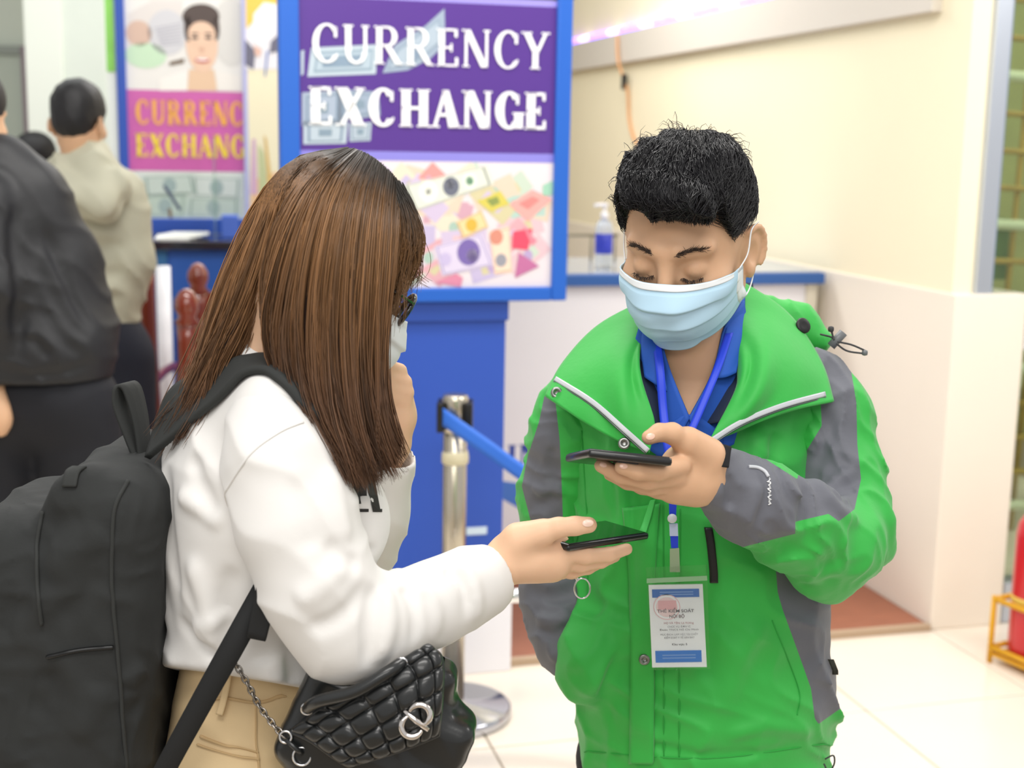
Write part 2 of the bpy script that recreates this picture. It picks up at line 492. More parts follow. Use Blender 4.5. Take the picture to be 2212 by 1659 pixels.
def strands_vf(Pth, rad, col=None):
    """Pth (N,K,3) hair paths -> 3-sided tapering tubes; rad (K,)"""
    N, K = Pth.shape[:2]
    T = np.gradient(Pth, axis=1); T /= np.linalg.norm(T, axis=2)[..., None] + 1e-9
    ref = np.array([.31, .83, .46]); A = np.cross(T, ref); A /= np.linalg.norm(A, axis=2)[..., None] + 1e-9
    Bv = np.cross(T, A); V = np.zeros((N, K, 3, 3))
    for s in range(3):
        th = 2 * math.pi * s / 3
        V[:, :, s] = Pth + (math.cos(th) * A + math.sin(th) * Bv) * np.asarray(rad)[None, :, None]
    idx = np.arange(N * K * 3).reshape(N, K, 3); F = []
    for s in range(3):
        s2 = (s + 1) % 3
        F.append(np.stack([idx[:, :-1, s], idx[:, :-1, s2], idx[:, 1:, s2], idx[:, 1:, s]], -1).reshape(-1, 4))
    return V.reshape(-1, 3), np.concatenate(F)

def set_col(o, cols, name='Col'):
    at = o.data.color_attributes.new(name, 'FLOAT_COLOR', 'POINT')
    c = np.ones((len(cols), 4), np.float32); c[:, :3] = cols; at.data.foreach_set('color', c.ravel())

def text_vf(body, size=1.0, align='LEFT', bold=0.0):
    cu = bpy.data.curves.new('t', 'FONT'); cu.body = body; cu.size = size; cu.align_x = align; cu.offset = bold; cu.resolution_u = 3
    o = bpy.data.objects.new('t', cu); COL.objects.link(o)
    dg = bpy.context.evaluated_depsgraph_get(); me = bpy.data.meshes.new_from_object(o.evaluated_get(dg))
    V = np.array([v.co[:] for v in me.vertices]) if len(me.vertices) else np.zeros((0, 3)); F = [tuple(p.vertices) for p in me.polygons]
    bpy.data.objects.remove(o); bpy.data.curves.remove(cu); bpy.data.meshes.remove(me)
    return V, F

# ---- serif capitals made of strokes, unit height
def glyph(ch, bold=1.0):
    W, w, sh, sl = .17 * bold, .062 * bold, .045, .055
    P_ = []
    def rc(a, b, c, d): P_.append([(a, b), (c, b), (c, d), (a, d)])
    def qd(*q): P_.append(list(q))
    def arc(cx, cy, ro, ri, a0, a1, n=18):
        for i in range(n):
            t0 = math.radians(a0 + (a1 - a0) * i / n); t1 = math.radians(a0 + (a1 - a0) * (i + 1) / n)
            P_.append([(cx + ro[0] * math.cos(t0), cy + ro[1] * math.sin(t0)), (cx + ro[0] * math.cos(t1), cy + ro[1] * math.sin(t1)),
                       (cx + ri[0] * math.cos(t1), cy + ri[1] * math.sin(t1)), (cx + ri[0] * math.cos(t0), cy + ri[1] * math.sin(t0))])
    def serif(x0, x1, y): rc(x0 - sl, y, x1 + sl, y + sh)
    adv = .7
    if ch in 'CG':
        arc(.4, .5, (.36, .515), (.36 - W * 1.05, .515 - w), 42, 318); rc(.58, .66, .58 + .07, .93)
        if ch == 'C': qd((.6, .13), (.68, .2), (.66, .25), (.56, .18))
        else: rc(.54, .02, .54 + W, .42); serif(.54, .54 + W, .4)
        adv = .76
    elif ch == 'U':
        rc(.1, .3, .1 + W, 1); rc(.56, .3, .56 + w * 1.5, 1); serif(.1, .1 + W, .955); serif(.56, .56 + w * 1.5, .955)
        cx = (.1 + .56 + w * 1.5) / 2; ro = cx - .1; arc(cx, .32, (ro, .335), (ro - W * .8, .335 - w * 1.3), 180, 360); adv = .78
    elif ch == 'R':
        rc(.1, 0, .1 + W, 1); serif(.1, .1 + W, 0); serif(.1, .1 + W, .955)
        rc(.1, 1 - w, .4, 1); rc(.1, .47, .4, .47 + w); arc(.38, .735, (.25, .265), (.25 - W * .9, .265 - w), -90, 90)
        qd((.3, .49), (.3 + W * 1.1, .49), (.74, .0), (.74 - W, .0)); rc(.6, 0, .78, sh); adv = .8
    elif ch == 'E':
        rc(.1, 0, .1 + W, 1); serif(.1, .1 + W, 0); serif(.1, .1 + W, .955)
        rc(.1, 0, .58, w); rc(.1, 1 - w, .56, 1); rc(.1, .5 - w / 2, .44, .5 + w / 2)
        rc(.53, 0, .6, .24); rc(.51, .78, .58, 1); rc(.4, .39, .45, .61); adv = .68
    elif ch == 'N':
        rc(.1, 0, .1 + w * 1.2, 1); rc(.64, 0, .64 + w * 1.2, 1); qd((.06, 1), (.06 + W * 1.2, 1), (.64 + w * 1.2, 0), (.62 - W * .6, 0))
        serif(.1, .1 + w * 1.2, 0); serif(.64, .64 + w * 1.2, .955); rc(.02, .955, .2, 1); adv = .84
    elif ch == 'Y':
        qd((.04, 1), (.04 + W * 1.15, 1), (.46, .45), (.3, .45)); qd((.62, 1), (.7, 1), (.45, .42), (.37, .45)); rc(.3, 0, .3 + W, .5)
        serif(.3, .3 + W, 0); rc(-.01, .955, .27, 1); rc(.53, .955, .76, 1); adv = .76
    elif ch == 'X':
        qd((.04, 1), (.04 + W * 1.25, 1), (.72, 0), (.72 - W * 1.25, 0)); qd((.6, 1), (.6 + w * 1.4, 1), (.1 + w * 1.4, 0), (.1, 0))
        rc(-.01, .955, .28, 1); rc(.48, .955, .74, 1); rc(.0, 0, .25, sh); rc(.46, 0, .77, sh); adv = .78
    elif ch == 'H':
        rc(.1, 0, .1 + W, 1); rc(.54, 0, .54 + W, 1); rc(.1, .5 - w / 2, .6, .5 + w / 2)
        for x in (.1, .54):
            serif(x, x + W, 0); serif(x, x + W, .955)
        adv = .82
    elif ch == 'A':
        qd((.33, 1), (.42, 1), (.15, 0), (.07, 0)); qd((.3, 1), (.46, 1), (.74, 0), (.74 - W * 1.25, 0)); rc(.2, .3, .56, .3 + w)
        rc(-.01, 0, .24, sh); rc(.46, 0, .8, sh); adv = .78
    elif ch == 'I':
        rc(.1, 0, .1 + W, 1); serif(.1, .1 + W, 0); serif(.1, .1 + W, .955); adv = .4
    return P_, adv

class Print:
    """flat print: coloured polygons laid on a plane frame fr(u,z,offset)"""
    def __init__(s, fr, step=.0004): s.fr = fr; s.V = []; s.F = []; s.C = []; s.k = 0; s.step = step
    def poly(s, q, col, layer):
        n = len(s.V); c = lin(col)
        for a, b in q: s.V.append(s.fr(a, b, layer * s.step)); s.C.append(c)
        s.F.append(tuple(range(n, n + len(q))))
    def rect(s, a, b, c, d, col, layer): s.poly([(a, b), (c, b), (c, d), (a, d)], col, layer)
    def rot(s, cx, cy, w, h, ang, col, layer):
        ca, sa = math.cos(ang), math.sin(ang)
        s.poly([(cx + x * ca - y * sa, cy + x * sa + y * ca) for x, y in ((-w / 2, -h / 2), (w / 2, -h / 2), (w / 2, h / 2), (-w / 2, h / 2))], col, layer)
    def disc(s, cx, cy, rx, ry, col, layer, ang=0, n=20):
        ca, sa = math.cos(ang), math.sin(ang)
        s.poly([(cx + rx * math.cos(t) * ca - ry * math.sin(t) * sa, cy + rx * math.cos(t) * sa + ry * math.sin(t) * ca) for t in np.linspace(0, 2 * math.pi, n, endpoint=False)], col, layer)
    def text(s, word, x0, x1, z0, h, col, layer, bold=1.0, slope=0, clip=None):
        gl = [glyph(c, bold) for c in word]; tot = sum(g[1] for g in gl); sx = (x1 - x0) / tot; x = x0
        for g, adv in gl:
            for q in g:
                qq = [(x + a * sx, z0 + b * h + slope * (x - x0)) for a, b in q]
                if clip is not None:
                    if min(p[0] for p in qq) > clip: continue
                    qq = [(min(a, clip), b) for a, b in qq]
                s.poly(qq, col, layer)
            x += adv * sx
    def build(s, name, parent, rough=.35):
        me = bpy.data.meshes.new(name); me.from_pydata([tuple(map(float, v)) for v in s.V], [], s.F); me.update()
        o = link(name, me, mat('printed_ink', 'ffffff', rough, vcol='Col'), parent, smooth=False)
        set_col(o, np.array(s.C)); return o

def rotm(yaw=0, pitch=0, roll=0):
    """columns = local axes in world; yaw about z, then nod (pitch>0 face down, face = -y), roll about face axis"""
    cy, sy = math.cos(yaw), math.sin(yaw); cp, sp = math.cos(pitch), math.sin(pitch); c, s_ = math.cos(roll), math.sin(roll)
    Rz = np.array([[cy, -sy, 0], [sy, cy, 0], [0, 0, 1]]); Rx = np.array([[1, 0, 0], [0, cp, -sp], [0, sp, cp]]); Ry = np.array([[c, 0, s_], [0, 1, 0], [-s_, 0, c]])
    return Rz @ Rx @ Ry

# ================================================================== setting
m_cream = mat('wall_cream_paint', 'fbf1d3', .55, var=.025, vscale=1.3, bump=.05, bscale=30)
m_clad = mat('wall_cladding_ivory', 'f4ebdc', .35, var=.02, vscale=2)
m_tile = mat('floor_tile_ivory', 'f3e8d8', .22, var=.02, vscale=3, coat=.3)
m_grout = mat('floor_grout', '9c8f7d', .9)
m_brown = mat('platform_red_brown', '9a5f45', .5, var=.12, vscale=14, stretch=(1, 6, 1))
m_white = mat('laminate_white', 'f1f0f5', .35)
m_alu = mat('aluminium', 'c9d0dc', .35, metal=.75)
m_chrome = mat('chrome', 'e8e8ea', .12, metal=1)
m_brush = mat('brushed_steel_warm', 'cfc6b4', .25, metal=.95, bump=.05, bscale=200, stretch=(1, 1, .05))
m_signblue = mat('sign_blue', '1f60c2', .4)
m_standblue = mat('stand_blue', '2b52b4', .5)
m_ctrblue = mat('counter_blue', '2f5fa6', .4)
m_palew = mat('pale_green_white_wall', 'e3ebe2', .6, var=.02)
m_black = mat('black_plastic', '141416', .45)
m_pvcgrey = mat('soffit_grey_white', 'd9d2c8', .6)

floor = box('floor', (-6, -2.5, -.06), (8, 11, -.003), m_grout, None, 0); tag(floor, kind='structure')
TS, U0, V0 = .545, -.204, -.546
tm = None
for i in range(-7, 6):
    for j in range(-4, 5):
        u, v = U0 + i * TS, V0 + j * TS
        if tm is None:
            h = TS / 2 - .0028
            tm = box_me('tile', [(-h, -h, -.012), (h, -h, -.012), (h, h, -.012), (-h, h, -.012), (-h, -h, 0), (h, -h, 0), (h, h, 0), (-h, h, 0)], .0018, 1)
            tm.materials.append(m_tile)
        t = bpy.data.objects.new('tile', tm); COL.objects.link(t); t.parent = floor
        c = B(u + TS / 2, v + TS / 2, 0); t.location = c; t.rotation_euler = (0, 0, BA)

# brown raised booth floor behind the kerb line
plat = box('floor_platform', (-.6, .005, 0), (1.42, 3.9, .018), m_brown, None, .002, fr=B); tag(plat, kind='structure')
kerb = box('trim_1', (-.6, -.02, 0), (1.42, .005, .022), mat('kerb_tan', 'b79e83', .5), None, .002, fr=B); tag(kerb, kind='structure')

wr = box('wall_right', (1.432, .02, 1.10), (1.505, 5.6, 3.3), m_cream, None, .003, fr=B); tag(wr, kind='structure')
wl = box('wall_right_low', (1.425, -.01, 0), (1.69, 5.6, 1.115), m_clad, None, .006, fr=B); tag(wl, kind='structure')
fas = box('trim_2', (1.392, .19, 2.0), (1.433, 5.6, 2.150), m_pvcgrey, None, .003, fr=B); tag(fas, kind='structure')
wb = box('wall_back', (-4.5, 5.6, 0), (1.7, 5.75, 3.3), m_cream, None, 0, fr=B); tag(wb, kind='structure')
# far hall walls (left)
wf = box('wall_far', (-7, 8.0, 0), (-1.0, 8.2, 3.6), mat('far_wall_grey_green', 'c7cec2', .6), None, 0); tag(wf, kind='structure')
pxl, pxm, pxr = P(60, 200, 6.9)[0], P(140, 200, 6.9)[0], P(232, 200, 6.9)[0]
pillar = box('wall_pillar', (pxl, 6.9, 0), (pxr, 7.5, 3.6), m_palew, None, .01); tag(pillar, kind='structure')
pl2 = box('trim_3', (pxl, 6.885, 0), (pxm, 6.9, 3.6), mat('pillar_cladding_white', 'f2f7ee', .5), None, .004); tag(pl2, kind='structure')
dx0, dx1, dz = P(-60, 120, 7.94)[0], P(60, 120, 7.94)[0], P(30, 118, 7.94)[2]
d1 = thing('door_1', None, None, (dx0, 7.96, 0)); d1['kind'] = 'structure'
box('door_leaf', (dx0, 7.95, 0), (dx1 - .04, 7.99, dz), mat('door_grey', 'b5bdb2', .5), d1, .004)
box('door_frame', (dx1 - .04, 7.93, 0), (dx1 + .03, 8.0, dz + .05), mat('door_frame_mauve', '8d7f86', .5), d1, .004)
box('door_lintel', (dx0, 7.93, dz), (dx1 - .04, 8.0, dz + .05), mat('door_frame_grey', '8f958f', .5), d1, .004)

# LED strip along the soffit edge
led = thing('led_strip', 'violet white glowing strip light along the top of the pale fascia', 'light', B(1.40, 1.5, 2.152))
box('strip_channel', (1.394, 1.2, 2.151), (1.430, 5.5, 2.156), mat('led_channel', 'd9d2f0', .4), led, .001, fr=B)
for i in range(25):
    v = 1.3 + i * .17
    lv = lathe_vf([(.004, -.075), (.016, -.07), (.016, .07), (.004, .075)], B(1.408, v, 2.174), axis=E2, n=8)
    obj_join('tube', [lv], mat('led_glow', 'b596ff', .4, emit='a97cff', estr=2.4) if i % 3 else mat('led_glow_white', 'f3eaff', .4, emit='e2ccff', estr=2.2), led)
cab = cr([B(1.38, 3.2, 2.14), B(1.375, 3.15, 2.0), B(1.41, 3.1, 1.86), B(1.42, 3.08, 1.70), B(1.42, 2.95, 1.58), B(1.42, 2.6, 1.50)], 40)
cable = tag(obj_join('hanging_cable', [tube_vf(cab, .008, 6)], mat('cable_orange', 'd9a06a', .5)), 'thin orange cable dangling from the strip light against the cream wall', 'cable')
link('connector', box_me('connector', [B(a, b, c) for c in (1.86, 1.94) for a, b in ((1.385, 3.10), (1.41, 3.10), (1.41, 3.13), (1.385, 3.13))], .003), m_black, cable)

# aluminium column, glass wall
colm = thing('window_1', None, None, B(1.55, .05, 0)); colm['kind'] = 'structure'
box('mullion', (1.505, 0.0, 1.115), (1.562, .09, 3.3), m_alu, colm, .004, fr=B)
box('mullion_groove', (1.562, .02, 1.115), (1.578, .07, 3.3), mat('gasket_blue_grey', '7f93b8', .5), colm, .002, fr=B)
box('transom', (1.70, .0, .93), (3.2, .09, 1.02), mat('transom_white', 'e6e6ea', .4), colm, .004, fr=B)
box('bottom_rail', (1.70, .0, .0), (3.2, .09, .14), m_alu, colm, .004, fr=B)
box('pane', (1.575, .04, 1.02), (3.2, .05, 3.3), mat('glass_pane', 'e9f5ea', .02, trans=1, spec=.5), colm, 0, fr=B)
box('pane', (1.70, .04, .14), (3.2, .05, .93), MATS['glass_pane'], colm, 0, fr=B)
# beyond the glass: yellow-green room with lattice racks
wo = box('wall_outer', (1.7, 2.6, 0), (5.0, 2.7, 3.3), mat('outer_wall_olive', 'a9ae6a', .7, var=.2, vscale=3), None, 0, fr=B); tag(wo, kind='structure')
m_lat = mat('bamboo_lattice', 'b89a3c', .5, var=.15); m_latw = mat('rack_white_green', 'dfe8c4', .5)
rack = thing('lattice_rack', 'yellow lattice rack seen through the glass at the picture edge', 'rack', B(2.6, 1.0, 0))
for k in range(9):
    u = 1.78 + k * .13
    obj_join('upright', [tube_vf([B(u, 1.0, 0), B(u + .05, 1.0, 2.2)], .012, 6)], m_lat, rack)
for k in range(15):
    z = .12 + k * .145
    obj_join('slat', [tube_vf([B(1.72, .98, z + .02), B(3.0, .98, z - .03)], .012 if k % 4 else .022, 6)], m_lat if k % 4 else m_latw, rack)
box('shelf', (1.75, 1.02, .55), (3.0, 1.4, .60), m_latw, rack, .004, fr=B)
box('bin', (1.85, 1.05, .12), (2.4, 1.4, .52), mat('bin_dark', '2a3230', .5), rack, .01, fr=B)
box('bin', (1.82, 1.05, .62), (2.3, 1.38, 1.0), mat('bin_yellow', 'c4b23a', .5), rack, .01, fr=B)
box('bin', (1.86, 1.05, 1.05), (2.35, 1.38, 1.3), mat('bin_green', '6f8f4e', .5), rack, .01, fr=B)

# fire extinguisher in its yellow stand
def GR_(x, y):
    d = ray(x, y); return CAMP + d * (-CAMH / d[2])
sA = GR_(2137, 1430); sa_ = GR_(2240, 1475) - sA; sa_ /= np.linalg.norm(sa_); sb_ = np.array([-sa_[1], sa_[0], 0])
def BS(a, b, z): return sA + sa_ * a + sb_ * b + np.array([0, 0, z])
ex = BS(.086, .086, 0)
er = thing('fire_extinguisher', 'red fire extinguisher cylinder at the glass wall, cut by the picture edge', 'extinguisher', ex)
m_red = mat('extinguisher_red', 'c9202a', .3, coat=.4)
obj_join('cylinder', [lathe_vf([(.05, .035), (.072, .045), (.075, .06), (.075, .42), (.07, .455), (.05, .485), (.025, .495), (.022, .53)], ex)], m_red, er)
obj_join('valve', [lathe_vf([(.02, .525), (.022, .53), (.022, .57), (.012, .58)], ex, n=16)], m_chrome, er)
obj_join('hose', [tube_vf(cr([ex + [.02, 0, .555], ex + [.11, 0, .52], ex + [.12, 0, .3], ex + [.1, 0, .12]], 20), .011, 8)], m_black, er)
obj_join('band', [lathe_vf([(.0755, .21), (.0768, .212), (.0768, .228), (.0755, .23)], ex)], mat('band_yellow', 'e0c15a', .4), er)
st = thing('extinguisher_stand', 'yellow tube frame stand around the red extinguisher on the floor', 'stand', ex)
m_yel = mat('stand_yellow', 'e3a91c', .4)
a0, a1, b0, b1 = 0, .46, 0, .25
for z in (.05, .205):
    for q in (((a0, b0), (a1, b0)), ((a1, b0), (a1, b1)), ((a1, b1), (a0, b1)), ((a0, b1), (a0, b0))):
        obj_join('rail', [tube_vf([BS(*q[0], z), BS(*q[1], z)], .009, 8)], m_yel, st)
for q in ((a0, b0), (a1, b0), (a1, b1), (a0, b1)):
    obj_join('post', [tube_vf([BS(*q, 0), BS(*q, .215)], .009, 8)], m_yel, st)
box('base_plate', (a0, b0, .022), (a1, b1, .034), m_yel, st, .002, fr=BS)

# ================================================================== counter on the right
ct = thing('service_counter', 'white service counter with a blue worktop edge along the cream wall', 'counter', B(.8, 1.1, .018))
box('worktop', (-.2, .80, 1.066), (1.40, 1.5, 1.108), m_ctrblue, ct, .006, fr=B)
box('worktop_surface', (-.19, .82, 1.108), (1.39, 1.49, 1.112), mat('worktop_grey_blue', 'aab4c8', .2, coat=.5), ct, .001, fr=B)
box('front_panel', (-.2, .84, .16), (1.375, 1.45, 1.066), m_white, ct, .003, fr=B)
box('panel_trim', (1.34, .83, .16), (1.385, 1.46, 1.066), mat('trim_beige', 'ded8c6', .5), ct, .003, fr=B)
box('plinth', (-.2, .86, .02), (1.37, 1.44, .16), mat('plinth_navy', '24477f', .4), ct, .003, fr=B)
fr_ct = lambda u, z, o: B(u, .8395 - o, z)
pr = Print(fr_ct); uu, zz = BV(1093, 1010, .84); u2, _ = BV(1160, 1010, .84)
pr.text('IN', uu - .0, u2 + .02, zz, .083, '2746a8', 1, 1.1)
a, _ = BV(1060, 1010, .84)
pr.poly([(a - .1, zz - .02), (a + .1, zz - .06), (a + .3, zz - .2), (a + .3, zz - .27), (a + .05, zz - .12)], '4a7fd6', 1)
pr.build('printed_wordmark', ct)
# sanitiser bottle on the counter
bu, bz = BV(1303, 575, 1.0); bc = B(bu, 1.0, 1.112)
bt = thing('sanitiser_bottle', 'clear pump bottle with a blue label standing on the counter', 'bottle', bc)
obj_join('bottle_body', [lathe_vf([(.02, 0), (.031, .003), (.032, .02), (.032, .15), (.026, .172), (.012, .18), (.012, .19)], bc, n=24)], mat('clear_plastic_gel', 'eef2f4', .1, trans=.55), bt)
obj_join('label_band', [lathe_vf([(.0325, .055), (.0332, .056), (.0332, .128), (.0325, .129)], bc, n=24)], mat('label_blue', '3440b8', .4, var=.2, vscale=30), bt)
obj_join('pump', [lathe_vf([(.013, .186), (.015, .188), (.015, .205), (.006, .208), (.006, .228), (.012, .23), (.012, .24)], bc, n=16), tube_vf([bc + [0, 0, .236], bc + [-.04, -.01, .232]], .006, 8)], mat('pump_white', 'f4f2f6', .3), bt)
# low metal rail behind the bottle
rl = thing('counter_rail', 'low dark metal rail on the counter behind the pump bottle', 'rail', B(.6, 1.3, 1.112))
obj_join('top_bar', [tube_vf([B(.2, 1.3, 1.215), B(.75, 1.3, 1.215)], .006, 8)], mat('rail_bronze', '8a8371', .4, metal=.5), rl)
for k in range(6): obj_join('post', [tube_vf([B(.24 + .1 * k, 1.3, 1.112), B(.24 + .1 * k, 1.3, 1.215)], .005, 6)], MATS['rail_bronze'], rl)

# ================================================================== big exchange sign
sg = thing('exchange_sign', 'tall blue framed sign reading currency exchange on purple above banknotes', 'sign', B(-.28, -.03, 0))
box('frame_bar', (-.690, -.06, 1.117), (-.636, -.005, 2.35), m_signblue, sg, .006, fr=B)
box('frame_bar', (.077, -.06, 1.117), (.122, -.005, 2.35), m_signblue, sg, .006, fr=B)
box('frame_bar', (-.636, -.06, 1.117), (.077, -.005, 1.157), m_signblue, sg, .006, fr=B)
box('frame_bar', (-.636, -.06, 2.30), (.077, -.005, 2.35), m_signblue, sg, .006, fr=B)
box('backing', (-.636, -.045, 1.157), (.077, -.010, 2.30), m_black, sg, 0, fr=B)
box('pedestal_panel', (-.54, -.03, .26), (-.05, .04, 1.117), m_standblue, sg, .004, fr=B)
box('pedestal_ledge', (-.55, -.045, 1.06), (-.045, .05, 1.117), mat('stand_blue_dark', '23479e', .5), sg, .004, fr=B)
box('base', (-.56, -.05, 0), (-.022, .06, .255), m_white, sg, .004, fr=B)
box('side_sticker', (-.16, -.0325, .425), (-.098, -.0305, .448), mat('sticker_pale', 'cfe0ee', .5), sg, 0, fr=B)
pr = Print(lambda u, z, o: B(u, -.0455 - o, z))
L, Rr = -.636, .077
pr.rect(L, 1.157, Rr, 1.508, 'e4dade', 1)
pr.rect(L, 1.508, Rr, 1.533, '8a84d8', 2)
pr.rect(L, 1.533, Rr, 1.935, '53318a', 2)
pr.rect(L, 1.935, Rr, 1.952, '9a90dc', 2)
pr.rect(L, 1.952, Rr, 2.30, '3a3742', 2)
def bill(cx, cz, w, h, ang, base='dfe6e4', ink='8b9a9c', layer=4, oval='b9c4c4', dot=None, shear=0):
    pr.rot(cx, cz, w, h, ang, base, layer); pr.rot(cx, cz, w * .93, h * .82, ang, ink, layer + 1); pr.rot(cx, cz, w * .91, h * .76, ang, base, layer + 2)
    pr.disc(cx, cz, h * .24, h * .3, oval, layer + 3, ang); pr.disc(cx, cz + h * .03, h * .12, h * .16, ink, layer + 4, ang)
    ca, sa = math.cos(ang), math.sin(ang)
    for sx in (-1, 1): pr.disc(cx + sx * w * .33 * ca, cz + sx * w * .33 * sa, h * .13, h * .13, dot or oval, layer + 3)
    for sx in (-1, 1):
        for szz in (-1, 1): pr.rot(cx + sx * w * .42 * ca - szz * h * .3 * sa, cz + sx * w * .42 * sa + szz * h * .3 * ca, w * .07, h * .14, ang, ink, layer + 3)
# bills on purple
def quadp(q, col, layer): pr.poly([BV(x, y, -.046) for x, y in q], col, layer)
quadp([(672, 103), (815, 96), (812, 160), (664, 166)], 'b7c6d0', 4)
quadp([(684, 112), (806, 106), (803, 152), (677, 157)], '8ea3b4', 5); quadp([(688, 117), (802, 111), (799, 147), (682, 152)], 'aebfcb', 6)
quadp([(700, 122), (785, 118), (782, 142), (696, 146)], '8398ac', 7)
quadp([(826, 158), (852, 98), (920, 55), (960, 18), (962, 95), (928, 128), (880, 152)], '98a7ba', 4)
quadp([(836, 150), (858, 106), (950, 40), (953, 90), (920, 120), (876, 143)], '8fa0b2', 5); quadp([(842, 146), (862, 110), (946, 48), (949, 88), (916, 116), (874, 139)], 'a9b8c6', 6)
quadp([(880, 120), (905, 96), (915, 112), (892, 134)], '8094aa', 7)
quadp([(650, 110), (657, 108), (656, 160), (650, 164)], 'b7c6d0', 4)
for q, c in (([(652, 200), (740, 194), (738, 268), (652, 272)], 'a3b0c2'), ([(725, 192), (818, 198), (822, 250), (730, 262)], '98a7ba'), ([(655, 262), (752, 262), (748, 310), (655, 312)], 'b4c2cd'), ([(754, 266), (803, 264), (800, 304), (755, 306)], 'aebcc8')):
    quadp(q, c, 4); qc = np.mean(q, 0); quadp([tuple(qc + (np.array(p) - qc) * .8) for p in q], '8496aa', 5); quadp([tuple(qc + (np.array(p) - qc) * .68) for p in q], c, 6); quadp([tuple(qc + (np.array(p) - qc) * .3) for p in q], '8296a6', 7)
# lower collage of notes: base jumble, then the ones that read
cols = ['dfbfc6', 'd8ccd6', 'cfc0da', 'e0ccb8', 'c6d4c4', 'dba9b2', 'c4b8d8', 'e4d8c4', 'd0a4b4', 'b2cec4', 'dd9a96', 'd2c9a2']
for k in range(46):
    cx = random.uniform(L + .08, Rr - .06); cz = random.uniform(1.19, 1.475); an = random.uniform(-.9, .9); w = .13; h = .06
    ex_ = (w * abs(math.cos(an)) + h * abs(math.sin(an))) / 2; ez = (w * abs(math.sin(an)) + h * abs(math.cos(an))) / 2
    cx = min(max(cx, L + ex_), Rr - ex_); cz = min(max(cz, 1.157 + ez), 1.508 - ez)
    c = random.choice(cols); lay = 2 + k * .02
    pr.rot(cx, cz, w, h, an, c, lay); pr.rot(cx, cz, w * .5, h * .5, an, random.choice(cols), lay + .005); pr.disc(cx, cz, .014, .017, random.choice(['d8a6ad', 'b9a3cc', 'c7bfa3', 'a9c3b6']), lay + .01)
def bill_px(q, base, ink, layer, spots=()):
    quadp(q, base, layer); qc = np.mean(q, 0); f = lambda s: [tuple(qc + (np.array(p) - qc) * s) for p in q]
    quadp(f(.92), ink, layer + 1); quadp(f(.88), base, layer + 2)
    for sx, sy, r, c in spots:
        u, z = BV(sx, sy, -.046); pr.disc(u, z, R(r, 3.9) / .97, R(r * 1.15, 3.9), c, layer + 3)
bill_px([(868, 402), (1052, 357), (1067, 398), (892, 458)], 'dfe2d6', '7f857c', 5, [(925, 414, 20, 'eef0e6'), (925, 414, 6, 'b5bab0'), (974, 403, 17, '6c7080'), (972, 398, 9, 'a6a8b4'), (1014, 391, 16, 'e8efe2'), (1014, 391, 8, '6fae86')])
bill_px([(938, 532), (1040, 505), (1066, 573), (955, 596)], 'd9cfe6', 'a596c6', 5, [(1012, 545, 24, '7b68ac'), (1020, 552, 12, 'd8d0e8'), (962, 560, 12, 'c6bade')])
bill_px([(1056, 500), (1100, 488), (1106, 588), (1068, 594)], 'f1d8c2', 'dca98c', 4, [(1072, 512, 14, 'd68f7c'), (1082, 562, 12, '9a9aa4')])
bill_px([(985, 480), (1040, 455), (1055, 490), (1000, 515)], 'e9d3a0', 'c98a5a', 6, [(1018, 486, 12, 'd9b34a')])
quadp([(1030, 435), (1080, 412), (1100, 440), (1062, 458)], 'd5c85e', 5); quadp([(1050, 432), (1074, 424), (1080, 438), (1062, 446)], '8d9a55', 6)
quadp([(1100, 442), (1150, 410), (1192, 430), (1140, 478)], 'efaaa4', 5); quadp([(1120, 440), (1150, 424), (1166, 432), (1140, 452)], 'd98a86', 6)
quadp([(1108, 500), (1150, 494), (1140, 540), (1106, 536)], 'e2506a', 6); quadp([(1130, 488), (1160, 520), (1148, 530)], 'ef8a9a', 7)
quadp([(1120, 545), (1165, 575), (1112, 600)], 'c0709e', 6)
quadp([(940, 610), (985, 590), (1000, 600), (995, 620)], 'd98aa4', 6)
quadp([(1172, 400), (1195, 390), (1194, 420), (1172, 425)], '9fcdb4', 5)
(ua, za), (ub, zb) = BV(681, 129, -.046), BV(1177, 155, -.046)
pr.text('CURRENCY', ua - .012, ub + .012, (za + zb) / 2, .100, 'ffffff', 12, .85, slope=0)
(ua, za), (ub, zb) = BV(671, 265, -.046), BV(1175, 284, -.046)
pr.text('EXCHANGE', ua - .01, ub + .012, (za + zb) / 2, .101, 'ffffff', 12, 1.28, slope=0)
pr.build('printed_face', sg)
spk = thing('loudspeaker', 'dark round speaker peeking out behind the top of the sign', 'speaker', B(.15, .3, 1.98))
obj_join('housing', [lathe_vf([(.03, -.05), (.07, -.045), (.075, .02), (.06, .04), (.055, .03)], B(.145, .25, 2.02), axis=-E2, n=24)], m_black, spk)
obj_join('bracket', [tube_vf([B(.145, .25, 2.02), B(.05, .28, 2.2), B(.05, .0, 2.3)], .012, 8)], m_black, spk)

